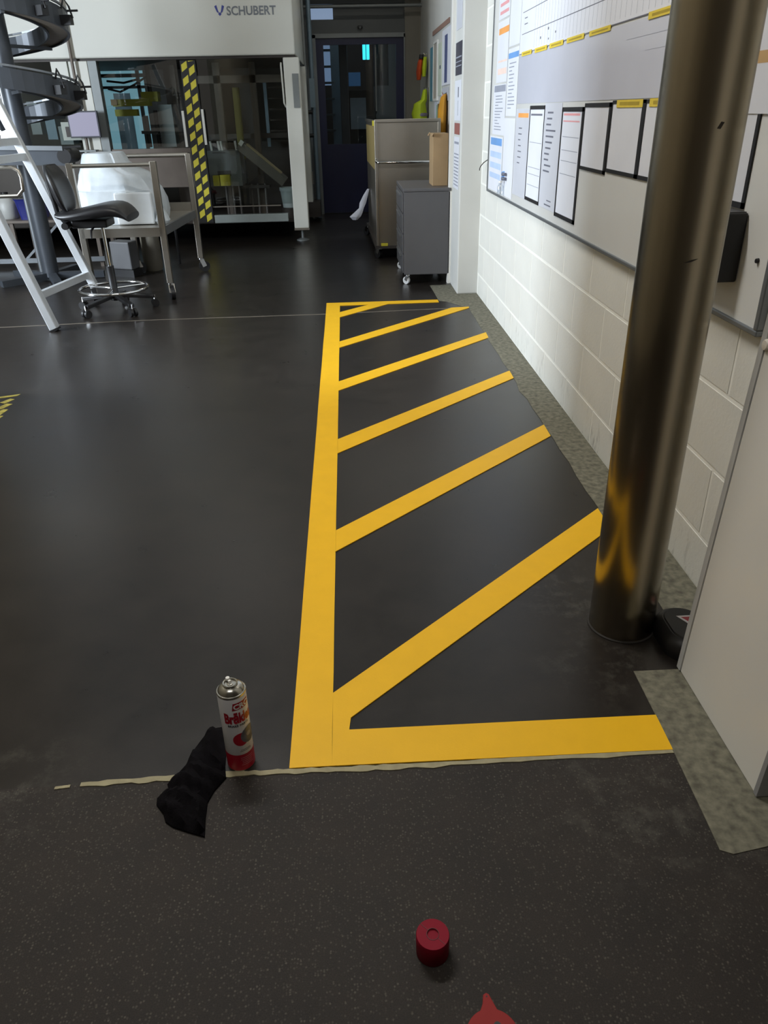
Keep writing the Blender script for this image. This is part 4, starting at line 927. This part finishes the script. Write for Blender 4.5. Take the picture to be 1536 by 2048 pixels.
# ================================================================== SPIRAL CONVEYOR
SX, SY = -2.47, 6.62
sc_ = thing('spiral_conveyor', 'dark grey spiral conveyor winding round a thick column at left', 'conveyor', (SX, SY, 0))
MB().cyl((SX, SY, 0.03), (SX, SY, 2.7), 0.062, n=28).build('column', m_conv, sc_)
MB().cyl((SX - 0.085, SY + 0.04, 0.05), (SX - 0.085, SY + 0.04, 2.7), 0.022, n=14).build('side_tube', m_frame, sc_)
for a in (0.15, 1.4, 2.65, 3.9, 5.15): MB().bar((SX, SY, 0.04), (SX + 0.42 * math.cos(a), SY + 0.42 * math.sin(a), 0.03), 0.06, 0.05).build('base_leg', m_conv, sc_)
def helix(r0, r1, za, zb, t0, t1, zfun, n=110):
    """swept rectangle between radii r0..r1 and heights za..zb over angle t0..t1"""
    m = MB(); vs = []
    for i in range(n + 1):
        t = t0 + (t1 - t0) * i / n; z = zfun(t); c, s_ = math.cos(t), math.sin(t)
        for (r, h) in ((r0, za), (r1, za), (r1, zb), (r0, zb)): vs.append((SX + r * c, SY + r * s_, z + h))
    fs = []
    for i in range(n):
        for k in range(4): fs.append((4 * i + k, 4 * i + (k + 1) % 4, 4 * i + 4 + (k + 1) % 4, 4 * i + 4 + k))
    m.add(vs, fs, False); m.add(vs[:4], [(3, 2, 1, 0)]); m.add(vs[-4:], [(0, 1, 2, 3)])
    return m
PITCH = 0.475
zf = lambda t: 1.315 - PITCH * (t / (2 * PI))
T0, T1 = -4.4 * PI, 0.75 * PI
helix(0.345, 0.475, -0.012, 0.0, T0, T1, zf).build('track_plate', m_convt, sc_)
helix(0.475, 0.492, -0.025, 0.105, T0, T1, zf).build('outer_wall', m_conv, sc_)
helix(0.330, 0.345, -0.025, 0.085, T0, T1, zf).build('inner_wall', m_conv, sc_)
helix(0.485, 0.50, 0.115, 0.128, T0, T1, zf).build('guide_rail', m_frame, sc_)
for t in (-0.35 * PI, 0.35 * PI, -2.35 * PI, -1.65 * PI, -1.0 * PI, -3.0 * PI):
    c, s_ = math.cos(t), math.sin(t); z = zf(t)
    MB().bar((SX + 0.06 * c, SY + 0.06 * s_, z - 0.03), (SX + 0.48 * c, SY + 0.48 * s_, z - 0.03), 0.022, 0.022).build('spoke', m_conv, sc_)
for t, dz in ((-0.12, 0), (-2 * PI - 0.12, 0), (-0.55, 0), (-2 * PI - 0.6, 0)):
    c, s_ = math.cos(t), math.sin(t); z = zf(t)
    b_ = MB().bar((SX + 0.485 * c, SY + 0.485 * s_, z + 0.02), (SX + 0.565 * c, SY + 0.565 * s_, z + 0.02), 0.055, 0.06).build('bracket', m_black, sc_)
    MB().tube([(SX + 0.50 * c, SY + 0.50 * s_, z + 0.09), (SX + 0.53 * c, SY + 0.53 * s_, z + 0.15), (SX + 0.56 * c, SY + 0.56 * s_, z + 0.10), (SX + 0.575 * c, SY + 0.575 * s_, z + 0.03)], 0.007, 8).build('cable', m_black, b_)
    MB().cyl((SX + 0.54 * c, SY + 0.54 * s_, z + 0.075), (SX + 0.62 * c, SY + 0.62 * s_, z + 0.075), 0.007, n=8).build('sensor_pin', m_black, b_)
# straight infeed below
B(-3.4, -2.03, 6.18, 6.40, 0.905, 1.005).map(lambda p: (p[0], p[1], p[2] - 0.03 * (p[0] + 2.6))).build('infeed_bed', m_conv, sc_)
B(-3.4, -2.03, 6.165, 6.18, 1.005, 1.035).map(lambda p: (p[0], p[1], p[2] - 0.03 * (p[0] + 2.6))).build('infeed_rail', m_frame, sc_)
MB().cyl((-2.03, 6.17, 0.95), (-2.03, 6.41, 0.95), 0.05, n=20).build('end_roller', m_black, sc_)
MB().bar((-2.06, 6.29, 1.005), (-1.93, 6.29, 1.01), 0.02, 0.012).build('end_bracket', m_black, sc_)
B(-2.62, -2.54, 6.50, 6.54, 1.60, 1.66).build('clamp_collar', m_pink, sc_)

# ================================================================== ALUMINIUM LADDER FRAME
ld = thing('aluminium_ladder', 'leaning bright aluminium ladder frame at the left edge of the photo', 'ladder', (-1.95, 5.1, 0))
d0 = Vector((-0.172, 0.0, 0.66)).normalized()
a0 = Vector((-1.880, 4.89, 0.0)); 
sl_ = Vector((-2.062, 4.89, 0.66)) - Vector((-1.880, 4.89, 0.0)); 
a1 = a0 + sl_ * 2.2
MB().bar(a0 + Vector((0, 0, 0.012)), a1, 0.05, 0.062, (0, 1, 0)).build('stile', m_alu, ld, bevel=0.004)
MB().bar(a0 + Vector((0.003, 0, -0.0)), a0 + Vector((-0.003, 0, 0.014)), 0.054, 0.066, (0, 1, 0)).build('rubber_foot', m_black, ld)
b0 = Vector((-1.800, 5.58, 0.13)); b1 = b0 + Vector((-0.385, 0.02, 1.13)) * 1.45
MB().bar(b0, b1, 0.05, 0.055, (0, 1, 0)).build('stile', m_alu, ld, bevel=0.004)
for t in (0.33, 1.48, 1.62):
    p = a0 + sl_ * t; k_ = (p.z - b0.z) / (b1.z - b0.z); q = b0 + (b1 - b0) * max(0.03, k_)
    MB().bar(p, q, 0.032, 0.045).build('rung', m_alu, ld, bevel=0.003)
    if t > 0.9: MB().bar(p, p + Vector((-0.5, 0.0, 0.0)), 0.03, 0.04).build('side_bar', m_steel2, ld)
MB().tube([(-2.45, 5.3, 0.93), (-2.08, 5.3, 0.93), (-2.045, 5.3, 0.91), (-2.035, 5.3, 0.87), (-2.04, 5.3, 0.80), (-2.08, 5.3, 0.765), (-2.45, 5.3, 0.76)], 0.012, 10).build('hand_loop', m_steel2, ld)

# ================================================================== STOOL CHAIR
ch = thing('work_stool', 'black swivel work stool with chrome foot ring in front of the trolley', 'chair', (-1.622, 5.42, 0), 0.0)
rot = 0.35
for k_ in range(5):
    a = rot + k_ * 2 * PI / 5; c, s_ = math.cos(a), math.sin(a)
    l_ = MB().bar((0.03 * c, 0.03 * s_, 0.100), (0.255 * c, 0.255 * s_, 0.070), 0.038, 0.024).build('base_arm', m_black, ch, local=True, bevel=0.004)
    w_ = MB()
    e = Vector((0.262 * c, 0.262 * s_, 0.026)); sd = Vector((-s_, c, 0))
    MB().cyl(e - sd * 0.024, e - sd * 0.006, 0.026, n=16).cyl(e + sd * 0.006, e + sd * 0.024, 0.026, n=16).build('caster_wheel', m_black, l_, local=True)
    MB().cyl(e + Vector((0, 0, 0.0)), e + Vector((0, 0, 0.055)), 0.007, n=8).build('caster_stem', m_chrome, l_, local=True)
MB().lathe([(0.03, 0.07), (0.034, 0.09), (0.034, 0.115), (0.026, 0.125), (0.026, 0.30)], (0, 0, 0), 20).build('column_sleeve', m_black, ch, local=True)
MB().cyl((0, 0, 0.29), (0, 0, 0.56), 0.0125, n=14).build('gas_column', m_chrome, ch, local=True)
MB().tube([(0.228 * math.cos(2 * PI * i / 40), 0.228 * math.sin(2 * PI * i / 40), 0.150) for i in range(40)], 0.011, 10, True).build('foot_ring', m_chrome, ch, local=True)
for k_ in range(3):
    a = 0.6 + k_ * 2 * PI / 3; MB().cyl((0.02 * math.cos(a), 0.02 * math.sin(a), 0.150), (0.224 * math.cos(a), 0.224 * math.sin(a), 0.150), 0.007, n=8).build('ring_spoke', m_chrome, ch, local=True)
# seat: profile in x (back -0.25 .. front 0.22), curled down at the front
prof = [(-0.25, 0.640, 0.035), (-0.22, 0.628, 0.050), (-0.14, 0.634, 0.065), (-0.04, 0.648, 0.075), (0.06, 0.664, 0.085), (0.13, 0.664, 0.085), (0.18, 0.645, 0.075), (0.212, 0.612, 0.045)]
rings = []
for (x, z, t) in prof:
    hw = 0.205 * (1 - 0.35 * abs(x / 0.27) ** 3); r_ = []
    for i in range(18):
        a = 2 * PI * i / 18; cy_ = math.copysign(abs(math.cos(a)) ** 0.55, math.cos(a)); cz = math.copysign(abs(math.sin(a)) ** 0.7, math.sin(a))
        r_.append((x, hw * cy_, z + t / 2 * cz))
    rings.append(r_)
loft(rings).build('seat', m_vinyl, ch, local=True, subd=1)
B(-0.17, 0.06, -0.10, 0.10, 0.555, 0.605).build('seat_mechanism', m_black, ch, local=True, bevel=0.01)
MB().tube([(-0.03, -0.08, 0.565), (-0.035, -0.14, 0.545), (-0.035, -0.17, 0.50)], 0.007, 8).build('lever', m_black, ch, local=True)
MB().cyl((-0.20, -0.14, 0.575), (-0.20, -0.05, 0.575), 0.022, n=12).build('adjust_knob', m_black, ch, local=True)
MB().tube([(-0.15, 0, 0.575), (-0.24, 0, 0.585), (-0.275, 0, 0.64), (-0.285, 0, 0.74), (-0.300, 0, 0.84)], 0.016, 10).build('back_bar', m_black, ch, local=True)
rings = []
for (z, x, t, hw) in ((0.66, -0.215, 0.03, 0.09), (0.69, -0.222, 0.055, 0.14), (0.76, -0.232, 0.065, 0.165), (0.84, -0.252, 0.06, 0.165), (0.90, -0.275, 0.05, 0.14), (0.935, -0.29, 0.025, 0.09)):
    r_ = []
    for i in range(18):
        a = 2 * PI * i / 18; cy_ = math.copysign(abs(math.cos(a)) ** 0.6, math.cos(a)); cx_ = math.copysign(abs(math.sin(a)) ** 0.7, math.sin(a))
        r_.append((x + t / 2 * cx_ + 0.03 * (cy_ ** 2), hw * cy_, z))
    rings.append(r_)
loft(rings).build('backrest', m_vinyl, ch, local=True, subd=1)

# ================================================================== PLATFORM TROLLEY AND WRAPPED LOAD
ct = thing('platform_trolley', 'stainless platform trolley with end frames behind the black stool', 'trolley', (-1.58, 6.25, 0))
P_ = {'nl': (-1.865, 5.74), 'nr': (-1.300, 5.74), 'fl': (-1.80, 6.82), 'fr': (-1.252, 6.80)}
for k_, (x, y) in P_.items():
    MB().bar((x, y, 0.115), (x, y, 0.925), 0.042, 0.042, (0, 1, 0)).build('upright', m_steel2, ct, bevel=0.003)
    caster(ct, x, y, 0.115, 0.045, 0.03, -1.2 if k_[0] == 'n' else 0.4)
MB().cyl((P_['nl'][0], P_['nl'][1], 0.905), (P_['nr'][0], P_['nr'][1], 0.905), 0.014, n=12).build('handle_bar', m_steel2, ct)
MB().cyl((P_['fl'][0], P_['fl'][1], 0.915), (P_['fr'][0], P_['fr'][1], 0.915), 0.016, n=12).build('handle_bar', m_steel2, ct)
MB().prism([(-1.865, 5.735), (-1.30, 5.735), (-1.252, 6.82), (-1.80, 6.83)], 0.475, 0.495).build('deck', m_steel2, ct)
MB().bar((P_['nl'][0], P_['nl'][1] - 0.012, 0.470), (P_['nr'][0], P_['nr'][1] - 0.012, 0.470), 0.018, 0.060).build('deck_edge', m_steel2, ct)
MB().bar((P_['nr'][0], P_['nr'][1], 0.470), (P_['fr'][0], P_['fr'][1], 0.470), 0.018, 0.060).build('deck_edge', M('deck_side', (120, 120, 120), 0.4, 0.6), ct)
MB().bar((P_['nl'][0], P_['nl'][1], 0.470), (P_['fl'][0], P_['fl'][1], 0.470), 0.018, 0.060).build('deck_edge', m_steel2, ct)
MB().bar((P_['fl'][0], P_['fl'][1], 0.520), (P_['fr'][0], P_['fr'][1], 0.520), 0.018, 0.080).build('deck_edge', m_steel2, ct)
rings = []
wr_rows = [(0.497, -1.97, -1.385, 0.32), (0.56, -1.985, -1.372, 0.33), (0.64, -1.99, -1.375, 0.33), (0.72, -1.985, -1.40, 0.33), (0.727, -1.97, -1.41, 0.32), (0.78, -1.955, -1.435, 0.31), (0.825, -1.945, -1.475, 0.28), (0.86, -1.93, -1.56, 0.25), (0.90, -1.92, -1.61, 0.22), (0.955, -1.905, -1.635, 0.19), (0.966, -1.895, -1.645, 0.18)]
for (z, x0, x1, hy) in wr_rows:
    cx_, hx = (x0 + x1) / 2, (x1 - x0) / 2; r_ = []
    for i in range(44):
        a = 2 * PI * i / 44; ca = math.copysign(abs(math.cos(a)) ** 0.7, math.cos(a)); sa = math.copysign(abs(math.sin(a)) ** 0.7, math.sin(a))
        wob = 1 + 0.026 * math.sin(9 * a + z * 9) + 0.022 * math.sin(19 * a - z * 8)
        r_.append((cx_ + hx * ca * wob, 6.27 + hy * sa * wob, z))
    rings.append(r_)
wrp = thing('wrapped_load', 'bulky load wrapped in white plastic film on the platform trolley', 'wrapped load', (-1.62, 6.27, 0.495))
loft(rings).build('film', m_wrap, wrp)
B(-1.655, -1.39, 5.92, 5.98, 0.50, 0.715).build('front_sheet', M('white_film_flat', (214, 218, 220), 0.35), wrp, bevel=0.01)
rings = []
for (z, rx) in ((0.496, 0.04), (0.52, 0.055), (0.56, 0.04), (0.60, 0.02)):
    rings.append([(-1.345 + rx * math.cos(2 * PI * i / 14), 5.98 + 1.4 * rx * math.sin(2 * PI * i / 14) * (1 + 0.2 * math.sin(3 * i)), z) for i in range(14)])
loft(rings).build('loose_end', m_wrap, wrp)
# things under and behind the trolley
gb = thing('grey_canister', 'pale canister with pipe under the platform trolley', 'canister', (-1.72, 6.9, 0))
MB().lathe([(0.07, 0.0), (0.08, 0.02), (0.08, 0.33), (0.05, 0.38), (0.02, 0.39)], (-1.70, 6.95, 0), 22).build('tank', M('canister_beige', (112, 106, 94), 0.5), gb)
MB().tube([(-1.70, 6.95, 0.38), (-1.70, 6.95, 0.43), (-1.64, 6.93, 0.44), (-1.58, 6.93, 0.40), (-1.57, 6.93, 0.10)], 0.012, 8).build('hose', m_black, gb)
gx = thing('grey_crate', 'small grey box on a black plinth under the trolley', 'box', (-1.87, 6.73, 0))
MB().prism([(-1.98, 6.70), (-1.80, 6.62), (-1.76, 6.75), (-1.94, 6.84)], 0.06, 0.28).build('crate_body', M('dim_grey', (92, 92, 94), 0.5), gx, bevel=0.01)
MB().prism([(-1.99, 6.70), (-1.79, 6.61), (-1.75, 6.75), (-1.95, 6.85)], 0.0, 0.06).build('plinth', m_black, gx)
kp = thing('signal_post', 'thin black post with small pinkish red knob under the trolley deck', 'post', (-1.525, 7.22, 0))
MB().cyl((-1.525, 7.22, 0.0), (-1.525, 7.22, 0.385), 0.012, n=10).build('post_rod', m_black, kp)
MB().cyl((-1.55, 7.2, 0.38), (-1.50, 7.2, 0.40), 0.03, 0.02, 12).build('red_knob', M('dusty_red', (170, 70, 80), 0.5), kp)

# ================================================================== LOW BENCH AT FAR LEFT
bn = thing('steel_bench', 'low steel bench frame with crossed braces behind the ladder', 'bench', (-3.0, 7.4, 0))
B(-3.7, -2.18, 7.2, 7.7, 0.385, 0.405).build('bench_top', m_brown, bn)
for x in (-2.22, -2.95, -3.65):
    for y in (7.23, 7.66): MB().bar((x, y, 0), (x, y, 0.385), 0.03, 0.03, (0, 1, 0)).build('leg', m_brown, bn)
MB().bar((-2.95, 7.21, 0.02), (-2.25, 7.21, 0.62), 0.02, 0.02, (0, 1, 0)).build('brace', m_frame, bn); MB().bar((-3.6, 7.21, 0.05), (-3.0, 7.21, 0.37), 0.02, 0.02, (0, 1, 0)).build('brace', m_brown, bn)
B(-3.7, -2.18, 7.18, 7.2, 0.05, 0.09).build('lower_rail', m_frame, bn)
bc = thing('blue_container', 'dark blue plastic tub on the low steel bench', 'tub', (-2.80, 7.4, 0.405))
loft([z3(rbox(-2.88, -2.70, 7.27, 7.52, 0, 0, 0.03), 0.405), z3(rbox(-2.90, -2.68, 7.25, 7.54, 0, 0, 0.03), 0.56), z3(rbox(-2.91, -2.67, 7.24, 7.55, 0, 0, 0.03), 0.575)]).build('tub_body', m_bluebox, bc)
B(-2.89, -2.69, 7.26, 7.53, 0.575, 0.585).build('tub_lid', m_black, bc)
wj = thing('white_jug', 'pale plastic jug beside the blue tub', 'jug', (-3.02, 7.4, 0.405))
MB().lathe([(0.075, 0.405), (0.085, 0.42), (0.085, 0.53), (0.05, 0.575), (0.025, 0.585), (0.025, 0.61)], (-3.02, 7.4, 0), 22).build('jug_body', M('jug_plastic', (176, 176, 172), 0.45), wj)
MB().cyl((-3.02, 7.4, 0.60), (-3.02, 7.4, 0.625), 0.03, n=14).build('jug_cap', m_black, wj)
bc2 = thing('blue_container', 'smaller dark blue tub on the bench nearer the stool', 'tub', (-2.35, 7.4, 0.405))
loft([z3(rbox(-2.42, -2.28, 7.30, 7.5, 0, 0, 0.03), 0.405), z3(rbox(-2.43, -2.27, 7.29, 7.51, 0, 0, 0.03), 0.53)]).build('tub_body', m_bluebox, bc2)
MB().lathe([(0.06, 0.53), (0.05, 0.55), (0.0, 0.56)], (-2.35, 7.4, 0), 18).build('tub_lid', M('lid_pale', (170, 160, 140), 0.5), bc2)

# ================================================================== ADDED CEILING LAMPS
for i, (x, y, w_) in enumerate(((-1.2, 6.9, 4), (-3.2, 8.2, 5), (0.2, 12.4, 14), (0.35, 8.9, 4), (-0.60, 2.5, 55), (-0.5, 0.2, 15))):  # unseen lamps added to brighten the aisle, the foreground and the far room
    lab = ['ceiling lamp above the platform trolley', 'ceiling lamp above the spiral conveyor', 'ceiling lamp in the room beyond the blue door', 'ceiling lamp in the passage near the blue door', 'ceiling lamp above the yellow hatched zone', 'ceiling lamp above the camera'][i]
    t = thing('added_ceiling_lamp', 'added unseen twin-tube fluorescent ' + lab, 'lamp', (x, y, 3.28), 0, 'added fluorescent ceiling lamps')
    B(x - 0.62, x + 0.62, y - 0.10, y + 0.10, 3.24, 3.295).build('housing', m_white, t)
    for dy in (-0.05, 0.05): MB().cyl((x - 0.58, y + dy, 3.215), (x + 0.58, y + dy, 3.215), 0.016, n=10).build('tube', m_tube, t)
    d = bpy.data.lights.new('fill_light', 'AREA'); d.shape = 'RECTANGLE'; d.size = 1.16; d.size_y = 0.14; d.energy = w_; d.color = (1.0, 0.975, 0.925)
    o = bpy.data.objects.new('fill_light', d); COL.objects.link(o); o.location = (0, 0, -0.085); o.parent = t
